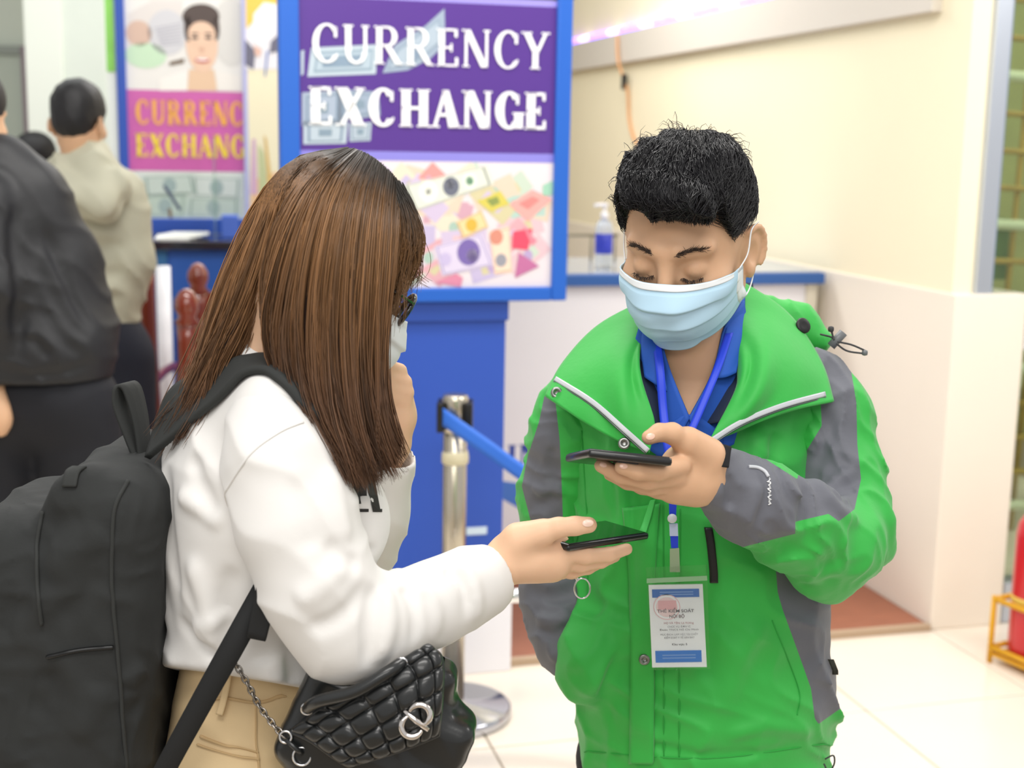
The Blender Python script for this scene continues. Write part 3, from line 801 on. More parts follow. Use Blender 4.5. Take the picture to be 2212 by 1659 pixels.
# ================================================================== stanchion with belt
sp = np.array([-.15, 3.5, 0])
sb = thing('stanchion', 'steel queue barrier post with a blue belt and round base', 'stanchion', sp)
obj_join('base', [lathe_vf([(.155, 0), (.163, .004), (.163, .028), (.155, .034), (.04, .042), (.036, .05)], sp, n=56)], mat('base_steel', 'c4c6cf', .16, metal=.95), sb)
obj_join('post', [lathe_vf([(.0325, .04), (.0325, .80), (.030, .802)], sp, n=32)], m_brush, sb)
obj_join('belt_head', [lathe_vf([(.030, .80), (.036, .805), (.036, .89), (.033, .9), (.03, .902)], sp, n=28)], m_brush, sb)
box('belt_slot', (-.197, 3.46, .805), (-.178, 3.54, .885), m_black, sb, .004)
box('belt_slot', (-.122, 3.46, .805), (-.103, 3.54, .885), m_black, sb, .004)
obj_join('tape_wrap', [lathe_vf([(.033, .715), (.036, .717), (.0365, .735), (.0345, .748), (.033, .75)], sp + [.0015, 0, 0], n=20)], mat('masking_tape', 'd8cfae', .7), sb)
b0_, b1_ = P(945, 880, 3.44), P(1300, 1170, 3.3)
bpth = cr([sp + [-.03, -.045, .85], P(985, 920, 3.43), P(1060, 972, 3.4), P(1130, 1022, 3.37), P(1300, 1130, 3.3)], 24)
obj_join('belt', [ribbon_vf(bpth, .024, (0, .1, .99), .0015)], mat('belt_blue', '2f6fd8', .5), sb)
rr = thing('steel_rail', 'short horizontal chrome rail behind the offered phone hand', 'rail', P(1140, 1285, 3.18))
obj_join('bar', [tube_vf([P(840, 1292, 3.18), P(1300, 1283, 3.18)], .018, 14)], m_chrome, rr)
for x in (840, 1300):
    q = P(x, 1288, 3.18); obj_join('leg', [tube_vf([q, [q[0], q[1], 0.0]], .018, 12)], m_chrome, rr)

# ================================================================== far exchange booth (left)
BY = 6.0
LA = math.radians(12)
l1 = np.array([math.cos(LA), math.sin(LA), 0]); l2 = np.array([-math.sin(LA), math.cos(LA), 0]); LO = np.array([-1.72, 5.9, 0])
def BL(u, v, z): return LO + l1 * u + l2 * v + np.array([0, 0, z])
def BLV(x, y, v=0):
    d = ray(x, y); t = (v - np.dot(CAMP - LO, l2)) / np.dot(d, l2); q = CAMP + d * t - LO
    return float(np.dot(q, l1)), float(q[2])
fsg = thing('poster_board', 'far blue framed board with a smiling face poster and magenta currency banner', 'sign', BL(.3, 0, 0))
x0, zb0 = BLV(258, 340); x0b, _ = BLV(274, 200); x1, _ = BLV(525, 200); _, z_m0 = BLV(400, 370); _, z_m1 = BLV(400, 196); _, zbot = BLV(400, 472); _, zbar = BLV(400, 485)
box('frame_bar', (x0, -.02, zbar - .04), (x0b, .03, 2.6), mat('frame_royal_blue', '2450b4', .4), fsg, .004, fr=BL)
box('frame_bar', (x0b, -.02, zbar - .04), (x1 + .02, .03, zbot), MATS['frame_royal_blue'], fsg, .004, fr=BL)
box('frame_bar', (x1, -.02, zbot), (x1 + .02, .03, 2.6), mat('frame_pale_violet', 'b9bce8', .4), fsg, .002, fr=BL)
box('backing', (x0b, 0, zbot), (x1, .02, 2.6), m_white, fsg, 0, fr=BL)
pr = Print(lambda u, z, o: BL(u, -.0005 - o, z))
def qL(q, col, layer): pr.poly([BLV(x, y, 0) for x, y in q], col, layer)
def dL(cx, cy, rx, ry, col, layer, ang=0):
    u, z = BLV(cx, cy, 0); pr.disc(u, z, R(rx, 6.0), R(ry, 6.0), col, layer, ang)
pr.rect(x0b, zbot, x1, z_m0, 'dfe6e2', 1); pr.rect(x0b, z_m0, x1, z_m1, 'cf62ae', 2); pr.rect(x0b, z_m1, x1, 2.6, 'eceae6', 1)
qL([(276, 30), (330, 0), (395, 0), (390, 80), (330, 130), (276, 120)], 'e2dcd8', 2)
dL(300, 72, 26, 26, 'd7b8a6', 3); dL(315, 120, 42, 26, 'c9e6c6', 3); dL(362, 70, 40, 46, 'd3d3d8', 3); dL(500, 70, 40, 70, 'dcdad6', 3)
for k in range(7): qL([(335 + 2 * k, 60 + 6 * k), (392, 50 + 7 * k), (392, 52 + 7 * k), (335 + 2 * k, 63 + 6 * k)], 'b4b4c0', 4)
# printed smiling portrait (generic)
qL([(408, 150), (462, 150), (470, 196), (405, 196)], 'e8c6a6', 4)
qL([(345, 170), (405, 152), (405, 196), (345, 196)], 'f4f1ec', 4); qL([(466, 152), (522, 166), (522, 196), (468, 196)], 'f0ece6', 4)
dL(436, 92, 33, 62, 'ecc8ad', 5); dL(434, 36, 38, 26, '4a3a34', 6, .1); dL(406, 62, 8, 26, '4a3a34', 6); dL(467, 62, 7, 24, '4a3a34', 6)
dL(436, 74, 28, 26, 'ecc8ad', 6.5)
for sx in (421, 450): dL(sx, 82, 7, 3.5, '54423c', 7); dL(sx, 73, 9, 2, '5c473e', 7)
dL(436, 108, 5, 5, 'deb096', 7); dL(437, 130, 15, 6, 'c8504e', 7); dL(437, 128, 12, 3, 'fff6f0', 8)
qL([(366, 134), (398, 126), (398, 136), (366, 142)], '6b5640', 6)
(ua, za), (ub, zb) = BLV(292, 268), BLV(560, 282)
pr.text('CURRENCY', ua, ub, za, .105, 'f2b04a', 9, 1.2, clip=x1)
(ua, za), (ub, zb) = BLV(292, 338), BLV(560, 342)
pr.text('EXCHANGE', ua, ub, za, .10, 'f4d83e', 9, 1.2, clip=x1)
for q, c in (([(305, 380), (420, 376), (430, 420), (310, 425)], 'c9d6d0'), ([(310, 420), (405, 418), (400, 470), (312, 470)], 'bfd0c6'), ([(410, 380), (525, 384), (522, 430), (414, 425)], 'd3dcda'), ([(405, 425), (520, 428), (520, 470), (400, 470)], 'c3d2cc')):
    qL(q, c, 4); qc = np.mean(q, 0); f = lambda s: [tuple(qc + (np.array(p) - qc) * s) for p in q]
    qL(f(.86), '9fb3ac', 5); qL(f(.78), c, 6); dL(qc[0], qc[1], 14, 16, '9fb3b4', 7)
qL([(352, 402), (358, 400), (392, 452), (386, 455)], '3d4a6c', 8); qL([(362, 450), (370, 452), (372, 470), (366, 470)], '7a5a3e', 8)
pr.build('printed_face', fsg)
# advertising column to the right of it, green strip to the left
adv = thing('advert_pillar', 'narrow pale yellow advert pillar with pictures between the two exchange boards', 'pillar', BL(x1 + .1, 0, 0))
ua, _ = BLV(534, 200, -.02); ub, _ = BLV(604, 200, -.02)
box('column', (ua, -.02, 0), (ub + .25, .16, 2.7), mat('advert_cream', 'f7efcf', .5), adv, .004, fr=BL)
pr = Print(lambda u, z, o: BL(u, -.0205 - o, z))
def qA(q, col, layer): pr.poly([BLV(x, y, -.02) for x, y in q], col, layer)
qA([(530, -40), (606, -40), (606, 150), (530, 150)], 'f0eef4', 1); qA([(530, -40), (606, -40), (606, 5), (575, 20), (532, 62)], 'f3cb55', 2)
qA([(548, 30), (570, 5), (600, 10), (596, 70), (560, 100), (545, 80)], 'fbfbff', 3); qA([(530, 85), (552, 110), (548, 150), (530, 140)], '6d6c80', 4); qA([(585, 90), (606, 70), (606, 110), (582, 115)], '6d6c80', 4); qA([(548, 96), (566, 108), (560, 124), (550, 118)], 'e6bfae', 5); qA([(576, 110), (580, 110), (574, 165), (571, 165)], '4d74c4', 5)
qA([(545, 300), (552, 300), (556, 420), (540, 420)], 'd9b4d0', 3); qA([(558, 310), (570, 330), (580, 420), (560, 420)], 'c8cfa0', 3); qA([(570, 290), (576, 300), (590, 410), (580, 410)], 'e2c074', 3); qA([(545, 390), (600, 370), (604, 440), (540, 450)], 'f2c79c', 2)
pr.build('printed_face', adv)
gs = thing('green_banner', 'bright green and white strip beside the left edge of the far board', 'banner', BL(x0 - .06, 0, 0))
g0, _ = BLV(228, 100); box('panel', (g0, .0, 0), (x0 - .004, .02, 2.6), mat('banner_white', 'eef4ee', .5), gs, .002, fr=BL)
_, gz = BLV(240, 155); box('green_panel', (g0 + .002, -.004, gz), (x0 - .004, 0, 2.6), mat('banner_green', '9be86a', .5, var=.35, vscale=4), gs, .001, fr=BL)
# far counter
fc = thing('far_counter', 'blue fronted counter with a dark top below the far exchange board', 'counter', BL(.3, -.3, 0))
c0, _ = BLV(322, 520, -.45); _, ctz = BLV(420, 522, -.45)
box('worktop', (c0 - .02, -.5, ctz - .03), (c0 + .9, -.06, ctz + .005), mat('counter_top_black', '22242c', .15, coat=.6), fc, .004, fr=BL)
box('front_panel', (c0 + .07, -.45, .05), (c0 + .88, -.07, ctz - .03), mat('counter_front_blue', '1f55a8', .45), fc, .004, fr=BL)
box('side_panel', (c0, -.46, .0), (c0 + .07, -.05, ctz - .03), mat('counter_side_blue', '2a6698', .5), fc, .004, fr=BL)
box('glass_screen', (c0 + .26, -.40, ctz), (c0 + .27, -.08, ctz + .42), mat('screen_glass_green', 'dcefe6', .03, trans=.95), fc, .001, fr=BL)
pp = thing('paper_stack', 'loose white papers lying on the far dark counter', 'papers', BL(c0 + .2, -.3, ctz))
for k in range(4): box('sheet', (c0 + .02 + .02 * k, -.42 + .03 * k, ctz + .006 + .004 * k), (c0 + .16 + .025 * k, -.14, ctz + .009 + .004 * k), mat('paper', 'f2f2ee', .7), pp, 0, fr=BL)
bx = box('blue_box', (c0 + .29, -.32, ctz + .006), (c0 + .36, -.22, ctz + .10), mat('blue_carton', '4d6fd0', .5), None, .004, fr=BL)
tag(bx, 'small blue carton beside the glass screen on the far counter', 'box')
# white rolled banner leaning by the counter
wb0 = P(352, 575, 5.38); wb1 = P(362, 880, 5.38)
wbn = thing('rolled_banner', 'white rolled banner with faint blue print leaning on the blue counter', 'banner', (wb1[0], 5.38, 0))
obj_join('roll', [tube_vf([wb0, [wb1[0], 5.38, .06]], .029, 14)], mat('banner_vinyl', 'e6e6ea', .45, var=.08, vscale=12), wbn)
obj_join('cap', [lathe_vf([(.02, 0), (.03, .002), (.03, .06), (.02, .065)], [wb1[0], 5.38, 0], n=14)], mat('cap_teal', '3d6f8c', .5), wbn)

# glossy wooden chairs
m_wood = mat('glossy_red_wood', '7d3320', .2, coat=.8, var=.2, vscale=6, stretch=(3, 3, .6))
def chair(x, y, rz, top, label, name='wooden_chair'):
    t = thing(name, label, 'chair', (x, y, 0), 'carved wooden chairs')
    c, s_ = math.cos(rz), math.sin(rz)
    fr = lambda a, b, z: np.array([x + a * c - b * s_, y + a * s_ + b * c, z])
    for a in (-.21, .21):
        obj_join('back_post', [tube_vf(cr([fr(a, .21, 0), fr(a, .2, .45), fr(a, .235, .8), fr(a, .25, top - .09)], 14), [.032] * 14, 10)], m_wood, t)
        obj_join('finial', [lathe_vf([(.026, 0), (.038, .012), (.026, .03), (.037, .055), (.035, .08), (.02, .104), (.005, .112)], fr(a, .25, top - .1), n=16)], m_wood, t)
        obj_join('leg', [tube_vf([fr(a, -.2, 0), fr(a, -.2, .44)], .02, 8)], m_wood, t)
        obj_join('armrest', [tube_vf(cr([fr(a, .22, .68), fr(a, 0, .7), fr(a, -.2, .66), fr(a, -.2, .44)], 14), .018, 8)], m_wood, t)
    box('seat', (-.24, -.23, .43), (.24, .22, .47), m_wood, t, .01, fr=fr)
    for z, h in ((.62, .03), (top - .16, .07)): box('back_rail', (-.2, .222, z), (.2, .25, z + h), m_wood, t, .006, fr=fr)
    for k in range(5): box('back_slat', (-.155 + .07 * k, .228, .64), (-.125 + .07 * k, .243, top - .15), m_wood, t, .003, fr=fr)
    return t
q = P(312, 522, 4.75); chair(q[0] - .21, q[1] + .25, math.pi, q[2], 'reddish wooden chair right beside the man in the pale hooded jacket')
q = P(427, 575, 4.65); chair(q[0] + .21, q[1] + .25, math.pi, q[2], 'farther reddish wooden chair half hidden by the brown hair')
q = P(403, 632, 3.9); chair(q[0] + .21, q[1] + .25, math.pi, q[2], 'nearer reddish wooden chair half hidden by the brown hair')

# ================================================================== people
m_skin_m = mat('skin_tan', 'd6ac8a', .5, var=.05, vscale=18, sss=.15, spec=.35, bump=.08, bscale=140)
m_skin_w = mat('skin_light', 'eac1a0', .48, var=.04, vscale=18, sss=.15, spec=.35, bump=.06, bscale=140)
m_hair_b = mat('hair_black', '17161a', .38, spec=.45)
m_hair_w = mat('hair_brown', '4a2f22', .33, vcol='Col', spec=.5)
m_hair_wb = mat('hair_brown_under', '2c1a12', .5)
m_brow = mat('brow_dark', '40322a', .6)

def add_head(S, c, Rm, sc=1.0, ears=(1, -1), nose=1.0):
    T = lambda x, y, z: np.asarray(c) + Rm @ (np.array([x, y, z]) * sc)
    e = lambda p, r, k, op='add', rot=None: S.ell(T(*p), np.array(r) * sc, k * sc, Rm if rot is None else Rm @ rot, op)
    cn = lambda a, b, ra, rb, k, op='add': S.cone(T(*a), T(*b), ra * sc, rb * sc, k * sc, op)
    e((0, .014, .036), (.075, .093, .081), .01)
    e((0, -.012, -.018), (.066, .076, .075), .03)
    for s in (1, -1):
        cn((s * .052, .004, -.064), (s * .012, -.066, -.088), .02, .018, .03)
        e((s * .046, -.056, -.032), (.022, .022, .018), .025)
        cn((s * .012, -.0835, .021), (s * .047, -.068, .022), .009, .008, .014)
    e((0, -.070, -.090), (.02, .016, .015), .02)
    for s in (1, -1):
        e((s * .031, -.098, -.002), (.019, .016, .011), .012, 'cut')
        e((s * .031, -.0715, -.004), (.0150, .0150, .0135), .004)
    cn((0, -.084, .012), (0, -.105 * nose, -.036), .0075, .0115, .012)
    for s in (1, -1): e((s * .0115, -.094, -.04), (.008, .01, .008), .006)
    cn((-.018, -.083, -.062), (.018, -.083, -.062), .0075, .0075, .008); cn((-.014, -.082, -.071), (.014, -.082, -.071), .008, .008, .006)
    for s in ears:
        ca = math.cos(.4); sa = -math.sin(.4) * s
        rot = np.array([[ca, -sa, 0], [sa, ca, 0], [0, 0, 1]])  # flares outward to the back
        e((s * .0775, .022, -.020), (.0065, .020, .031), .006, rot=rot)
        e((s * .078, .013, -.044), (.006, .009, .012), .006)
        pr_ = [T(s * (.0825 + .0078 * math.sin(t)), .022 + .0180 * math.sin(t), -.019 + .029 * math.cos(t)) for t in np.linspace(-.6, 2.6, 10)]
        S.chain(pr_, [.0038 * sc] * 10, .003 * sc)
        e((s * .0845, .014, -.021), (.0075, .0105, .017), .003, 'cut', rot=rot)
    return T

def hand_chain(S, L, r, k=.004): S.chain(pts(L), r, k)

# ---------------------------------------------------------------- man in green jacket
HC = P(1482, 514, 1.70); HR = rotm(math.radians(-23), math.radians(22), math.radians(1))
man = thing('person', 'young person in a bright green and grey jacket wearing a blue mask', 'person', (P(1500, 1000, 1.78)[0], 1.78, 0))
S = Field(axis_pts((-.05, .07, .008), (.07, .36, .0023), (.36, .56, .008)), axis_pts((1.39, 1.60, .0023), (1.60, 1.83, .003), (1.83, 1.97, .008)),
          axis_pts((0.0, .92, .012), (.92, 1.12, .006), (1.12, 1.265, .0022), (1.265, 1.36, .004), (1.36, 1.62, .0025)))
mx = P(1500, 1000, 1.78)[0]
MT = add_head(S, HC, HR)
nb = P(1500, 800, 1.775)
S.cone(MT(0, .03, -.06), nb, .054, .058, .02)
S.cone(MT(0, -.035, -.095), nb + [0, -.03, -.01], .028, .045, .03)
S.cone(nb, nb + [0, 0, -.08], .06, .11, .05, sq=((1, 0, 0), 1.25))
S.cone(P(1300, 905, 1.79), P(1715, 905, 1.79), .045, .045, .05)
S.chain(pts([(1500, 900, 1.775), (1505, 1120, 1.775), (1520, 1400, 1.78), (1525, 1560, 1.785)]), [.085, .085, .085, .09], .03, sq=((1, 0, 0), 1.25))
# arms under the sleeves
armR = pts([(1275, 890, 1.79), (1205, 1140, 1.815), (1232, 1380, 1.745), (1280, 1440, 1.715)]); S.chain(armR, [.035, .03, .026, .028], .015)
armL = pts([(1755, 880, 1.785), (1810, 1120, 1.70), (1770, 1160, 1.64), (1560, 1035, 1.53)]); S.chain(armL, [.035, .03, .028, .019], .015)
# left hand holding the phone, palm up
S.chain(pts([(1560, 1035, 1.53), (1515, 1022, 1.515), (1478, 1018, 1.505)]), [.020, .029, .030], .012, sq=((.2, .55, .8), 1.12))
S.chain(pts([(1500, 1042, 1.51), (1455, 1045, 1.50)]), [.026, .022], .015)
S.chain(pts([(1528, 985, 1.50), (1485, 955, 1.485)]), [.022, .018], .012)
hand_chain(S, [(1485, 958, 1.485), (1452, 936, 1.472), (1424, 934, 1.465), (1402, 945, 1.46)], [.0145, .0118, .0100, .0085])
hand_chain(S, [(1470, 1005, 1.475), (1420, 1019, 1.452), (1376, 1018, 1.442), (1343, 1009, 1.438)], [.0125, .0105, .0095, .0082])
hand_chain(S, [(1462, 1028, 1.478), (1398, 1038, 1.462), (1340, 1026, 1.456), (1299, 1006, 1.452)], [.0125, .0105, .0095, .0080])
hand_chain(S, [(1462, 1044, 1.49), (1408, 1052, 1.478), (1355, 1040, 1.476), (1318, 1024, 1.474)], [.012, .010, .009, .0078])
hand_chain(S, [(1468, 1056, 1.50), (1422, 1060, 1.492), (1385, 1052, 1.49), (1352, 1038, 1.49)], [.011, .009, .008, .007])
# legs
for s in (-1, 1):
    S.chain([np.array([mx + s * .06, 1.785, .80]), np.array([mx + s * .085, 1.785, .45]), np.array([mx + s * .1, 1.8, .1])], [.06, .05, .035], .02)
    S.cone([mx + s * .11, 1.80, .05], [mx + s * .125, 1.66, .04], .035, .028, .02)
MB = S
V, F = S.mesh(1)
man_body = obj_np('body', V, F, m_skin_m, man)
# brows, lashes
def fuzz(T, line, n, ln, rad, spread, drn, seed):
    g = np.random.default_rng(seed); t = g.random(n); L_ = cr(np.array(line), 40); b = L_[(t * 39).astype(int)] + g.normal(size=(n, 3)) * spread
    d = np.array(drn) + g.normal(size=(n, 3)) * .35 * np.linalg.norm(drn); d *= ln / np.linalg.norm(d, axis=1)[:, None]
    P0 = np.stack([b, b + d * .5, b + d], 1)
    return np.stack([np.stack([T(*p) for p in st_]) for st_ in P0])
for s, sd in ((-1, 1), (1, 2)):
    ln = [(s * .013, -.0925, .020), (s * .030, -.0885, .0265), (s * .047, -.0755, .0235)]
    Pt = fuzz(MT, ln, 160, .007, .0004, (.0012, .0005, .0011), (s * .8, .15, .35), sd)
    V, F = strands_vf(Pt, [.0003, .0003, .0001]); obj_np('eyebrow', V, F, m_brow, man)
    ln = [(s * .017, -.0835, -.012), (s * .030, -.0868, -.0145), (s * .044, -.081, -.0115)]
    Pt = fuzz(MT, ln, 80, .005, .0003, (.0006, .0004, .0004), (s * .2, -.6, -.6), sd + 5)
    V, F = strands_vf(Pt, [.0004, .0003, .00012]); obj_np('eyelashes', V, F, m_brow, man)

def nails(Fd, L_, y0, y1, m, parent):
    for cx, cy, rx, ry, an in L_:
        rr, tt_ = np.meshgrid(np.linspace(.02, 1, 6), np.linspace(0, 2 * math.pi, 19), indexing='ij'); ca, sa = math.cos(an), math.sin(an)
        ex_, ey_ = rr * np.cos(tt_) * rx, rr * np.sin(tt_) * ry
        q = np.stack([cx + ex_ * ca - ey_ * sa, cy + ex_ * sa + ey_ * ca], -1).reshape(-1, 2)
        G = Fd.cast(q, .0007, y0, y1).reshape(6, 19, 3); obj_np('fingernail', *grid_vf(G), m, parent)
m_nail = mat('nail_pink', 'eec3ad', .25, coat=.3)
nails(MB, [(1405, 943, 10, 7, -.2), (1347, 1007, 9, 6, .1), (1303, 1004, 8, 5.5, .3)], 1.40, 1.5, m_nail, man)
# hair
hx = HC
S = Field(np.arange(hx[0] - .115, hx[0] + .115, .0028), np.arange(hx[1] - .135, hx[1] + .15, .0028), np.arange(hx[2] - .11, hx[2] + .19, .0028))
S.ell(MT(0, .016, .042), (.0800, .098, .081), .01, HR)
S.ell(MT(.002, .0, .070), (.073, .088, .052), .02, HR)
S.ell(MT(-.030, -.01, .100), (.034, .055, .022), .012, HR); S.ell(MT(.036, -.0, .100), (.032, .055, .024), .012, HR)
S.cone(MT(-.036, -.076, .092), MT(.040, -.080, .084), .019, .021, .02)
X, Y, Z = S._p((slice(None),) * 3)
q = [(HR[0, i] * (X - hx[0]) + HR[1, i] * (Y - hx[1]) + HR[2, i] * (Z - hx[2])) for i in range(3)]
ang = np.degrees(np.arctan2(q[0], -q[1])); aa = np.abs(ang)
tl = np.clip((-ang - 6) / 28, 0, 1); tl = tl * tl * (3 - 2 * tl)
front = .071 + .024 * tl + .0015 * np.sin(ang * .3) + .009 * np.exp(-((ang - 44) / 6) ** 2)
hl = np.interp(aa, [0, 48, 56, 66, 74, 86, 92, 100, 125, 180], [0, 0, .045, .012, -.012, -.016, .03, .022, -.04, -.06])
hl = np.where(aa < 50, front, np.where(aa < 57, front + (hl - front) * (aa - 50) / 7, hl))
d = (hl - q[2]) * .8
k = .005; f = S.f; h = np.clip(.5 + .5 * (d - f) / k, 0, 1); S.f = (f + (d - f) * h + k * h * (1 - h)).astype(np.float32)
S.wrinkle(.009, .032, MT(1, .1, .3) - HC, 3, .55, 1.2)
HV, HF = S.mesh(1)
HFD = S
hair = obj_np('hair', HV, HF, m_hair_b, man)
def surf_strands(V, F, n, T, Rm, c, crown, ln, lift, seed, keep=None, swirl=.5, droop=0.0):
    g = np.random.default_rng(seed); T3 = tris(F); A, B_, C_ = V[T3[:, 0]], V[T3[:, 1]], V[T3[:, 2]]
    nn = np.cross(B_ - A, C_ - A); ar = np.linalg.norm(nn, axis=1); i = g.choice(len(T3), n, p=ar / ar.sum())
    u = g.random((n, 2)); fl = u.sum(1) > 1; u[fl] = 1 - u[fl]
    b = A[i] + (B_[i] - A[i]) * u[:, :1] + (C_[i] - A[i]) * u[:, 1:]; N = nn[i] / ar[i][:, None]
    if keep is not None:
        m = keep((b - c) @ Rm, N); b = b[m]; N = N[m]; n = len(b)
    cw = T(*crown); d = b - cw; fwd = Rm @ np.array([.25, -1, 0]); d = d / (np.linalg.norm(d, axis=1)[:, None] + 1e-6) * .6 + fwd * .7 + g.normal(size=(n, 3)) * swirl
    d -= N * (d * N).sum(1)[:, None]; d /= np.linalg.norm(d, axis=1)[:, None] + 1e-6
    L_ = ln * g.uniform(.6, 1.3, n)[:, None]; li = lift * g.uniform(.2, 1.6, n)[:, None]
    pth = [b - N * .003]
    for t in (.35, .7, 1.0):
        cur = N * (li * math.sin(t * 2.4) * L_) - N * (.5 * t * t * L_ * L_ / .09)
        pth.append(b + d * L_ * t + cur - np.array([0, 0, droop]) * t * t)
    return np.stack(pth, 1)
Pt = surf_strands(HV, HF, 15000, MT, HR, HC, (0, .06, .13), .030, .10, 5, swirl=.2, keep=lambda q, N: (q[:, 2] > .03))
Pt2 = surf_strands(HV, HF, 6000, MT, HR, HC, (0, .03, .16), .008, .1, 6, keep=lambda q, N: (q[:, 2] <= .05))
Pt3 = surf_strands(HV, HF, 220, MT, HR, HC, (0, .05, .12), .030, .6, 9, keep=lambda q, N: (q[:, 2] > .115), swirl=.9)
lift_ = np.array([.0, .0026, .0036, .0026])[None, :] * np.random.default_rng(3).uniform(.2, 1.5, (len(Pt), 1))
for _ in range(1):
    tgt = HFD.push(Pt, .001, 4, True)
    nrm = tgt - HFD.push(Pt, -.001, 4, True); nrm /= np.linalg.norm(nrm, axis=2)[..., None] + 1e-6
    Pt = tgt + nrm * lift_[..., None]
def keep4(q, N):
    an = np.degrees(np.arctan2(q[:, 0], -q[:, 1])); t4 = np.clip((-an - 6) / 28, 0, 1); t4 = t4 * t4 * (3 - 2 * t4)
    return (np.abs(an) < 52) & (q[:, 2] < .071 + .024 * t4 + .018) & (q[:, 1] < -.03)
g4 = np.random.default_rng(14); Pt4 = surf_strands(HV, HF, 60000, MT, HR, HC, (0, .05, .13), .01, .0, 14, keep=keep4)[:, 0]
d4 = HR @ np.array([.25, -.28, -1.0]); d4 = d4[None] + g4.normal(size=(len(Pt4), 3)) * .28; d4 *= (g4.uniform(.005, .013, len(Pt4)) / np.linalg.norm(d4, axis=1))[:, None]
Pt4 = np.stack([Pt4, Pt4 + d4 * .4, Pt4 + d4 * .75, Pt4 + d4], 1); Pt4 = MB.push(Pt4, .001, 4)
Pt5 = surf_strands(HV, HF, 1500, MT, HR, HC, (0, .05, .12), .022, .45, 19, keep=lambda q, N: (q[:, 2] > .09), swirl=.4)
Pt2 = np.concatenate([Pt2, Pt4]); Pt3 = np.concatenate([Pt3, Pt5])
V1, F1 = strands_vf(Pt, [.0005, .00055, .0004, .0001]); V2, F2 = strands_vf(Pt2, [.0003, .0003, .0003, .0001]); V3, F3 = strands_vf(Pt3, [.0004, .0004, .0003, .0001])
V, F = join_vf([(V1, F1), (V2, F2), (V3, F3)])
tag(obj_np('strands', V, F, m_hair_b, hair), kind='stuff')

# ---------------------------------------------------------------- mask
m_maskb = mat('mask_blue', 'bcdef3', .75, bump=.15, bscale=300, bdist=.0005); m_maskw = mat('mask_white_edge', 'eef3f6', .75)
def mask_grid(n, m, MBf, C, Rm, wide=1.0):
    # u across the face (-1..1), v top (0) to bottom (1), in head space
    u = np.linspace(-1, 1, m)[None, :]; v = np.linspace(0, 1, n)[:, None]
    au = np.abs(u)
    x = .0755 * wide * np.sin(u * 1.25) / math.sin(1.25) * (1 - .07 * v ** 2)
    top = -.010 - .015 * au ** 1.6; bot = -.107 + .030 * au ** 3.0
    z = top * (1 - v) + bot * v
    y = -.102 + .086 * au ** 2.2 + .026 * v ** 3 - .022 * np.sin(math.pi * np.clip(v + .06, 0, 1)) ** .7 * (1 - au ** 1.5)
    G = np.stack(np.broadcast_arrays(x, y, z), -1)
    G = MBf.push(C + G @ Rm.T, .0035, 10)
    for _ in range(14): G[1:-1, 1:-1] = .5 * G[1:-1, 1:-1] + .125 * (G[:-2, 1:-1] + G[2:, 1:-1] + G[1:-1, :-2] + G[1:-1, 2:])
    au = np.broadcast_to(np.abs(u), G.shape[:2]); vv = np.broadcast_to(v, G.shape[:2])
    ph = (vv * 3.6 - .25 + .22 * au ** 2) % 1.0
    pl = .0062 * np.where(ph < .82, ph / .82, (1 - ph) / .18) * (1 - au ** 5) * (vv > .12)
    cre = .0034 * np.sin(8 * u + 7 * v + 1) * np.sin(4 * u - 9 * v) * (1 - au) * np.clip(vv * 3, 0, 1)
    return G + (Rm @ np.array([0, -1, -.1])) * (pl + cre)[..., None]
G = mask_grid(81, 72, MB, HC, HR)
mask = obj_np('face_mask', *grid_vf(G, .0012), m_maskb, man)
Gn = G + (HR @ np.array([0, -1, 0])) * .0012
obj_np('top_band', *grid_vf(Gn[0:7], .001), m_maskw, mask)
obj_np('edge_band', *grid_vf(Gn[:, 0:4], .001), m_maskw, mask)
obj_np('edge_band', *grid_vf(Gn[:, -4:], .001), m_maskw, mask)
for s in (-1, 1):
    a = G[2, 2 if s < 0 else -3]; b = G[-3, 2 if s < 0 else -3]
    p = cr([a, MT(s * .0805, -.008, -.012), MT(s * .082, .008, .012), MT(s * .086, .030, .014)], 20)
    obj_np('ear_loop', *[np.array(q) for q in grid_vf(np.stack([p + HR @ np.array([0, -.0011, 0]), p + HR @ np.array([0, .0011, 0])], 1), .0016)], m_maskw, mask)
    p = cr([b, MT(s * .079, -.012, -.066), MT(s * .080, .010, -.060), MT(s * .081, .028, -.040)], 20)
    obj_np('ear_loop', *[np.array(q) for q in grid_vf(np.stack([p + HR @ np.array([0, -.0011, 0]), p + HR @ np.array([0, .0011, 0])], 1), .0016)], m_maskw, mask)

# ---------------------------------------------------------------- green jacket
m_green = mat('jacket_green', '2fae43', .62, var=.05, vscale=10, bump=.25, bscale=90, sheen=.15, bdist=.0015)
m_grey = mat('jacket_grey', '63656e', .65, var=.05, vscale=10, bump=.25, bscale=90, sheen=.1, bdist=.0015)
m_lining = mat('jacket_lining_navy', '14223a', .8)
m_zip = mat('zip_reflective', 'c3c6cc', .35)
m_shirt = mat('shirt_blue', '1c54b4', .75, var=.05, bump=.2, bscale=160, bdist=.001)
m_dark = mat('trousers_black', '1a1a1e', .8, bump=.2, bscale=60)

jacket = None
def two_tone(name, V, F, polys, parent, pick):
    """split a mesh into green and grey panels along outlines; returns green object"""
    Q = proj(V); g = np.full(len(V), 1e3)
    for p in polys: g = np.minimum(g, poly_sd(Q, p))
    g = np.where(pick(V), g, np.maximum(g, 1.0))
    (Va, Fa), (Vb, Fb) = split_vf(V, F, g)
    return (Va, Fa), (Vb, Fb)

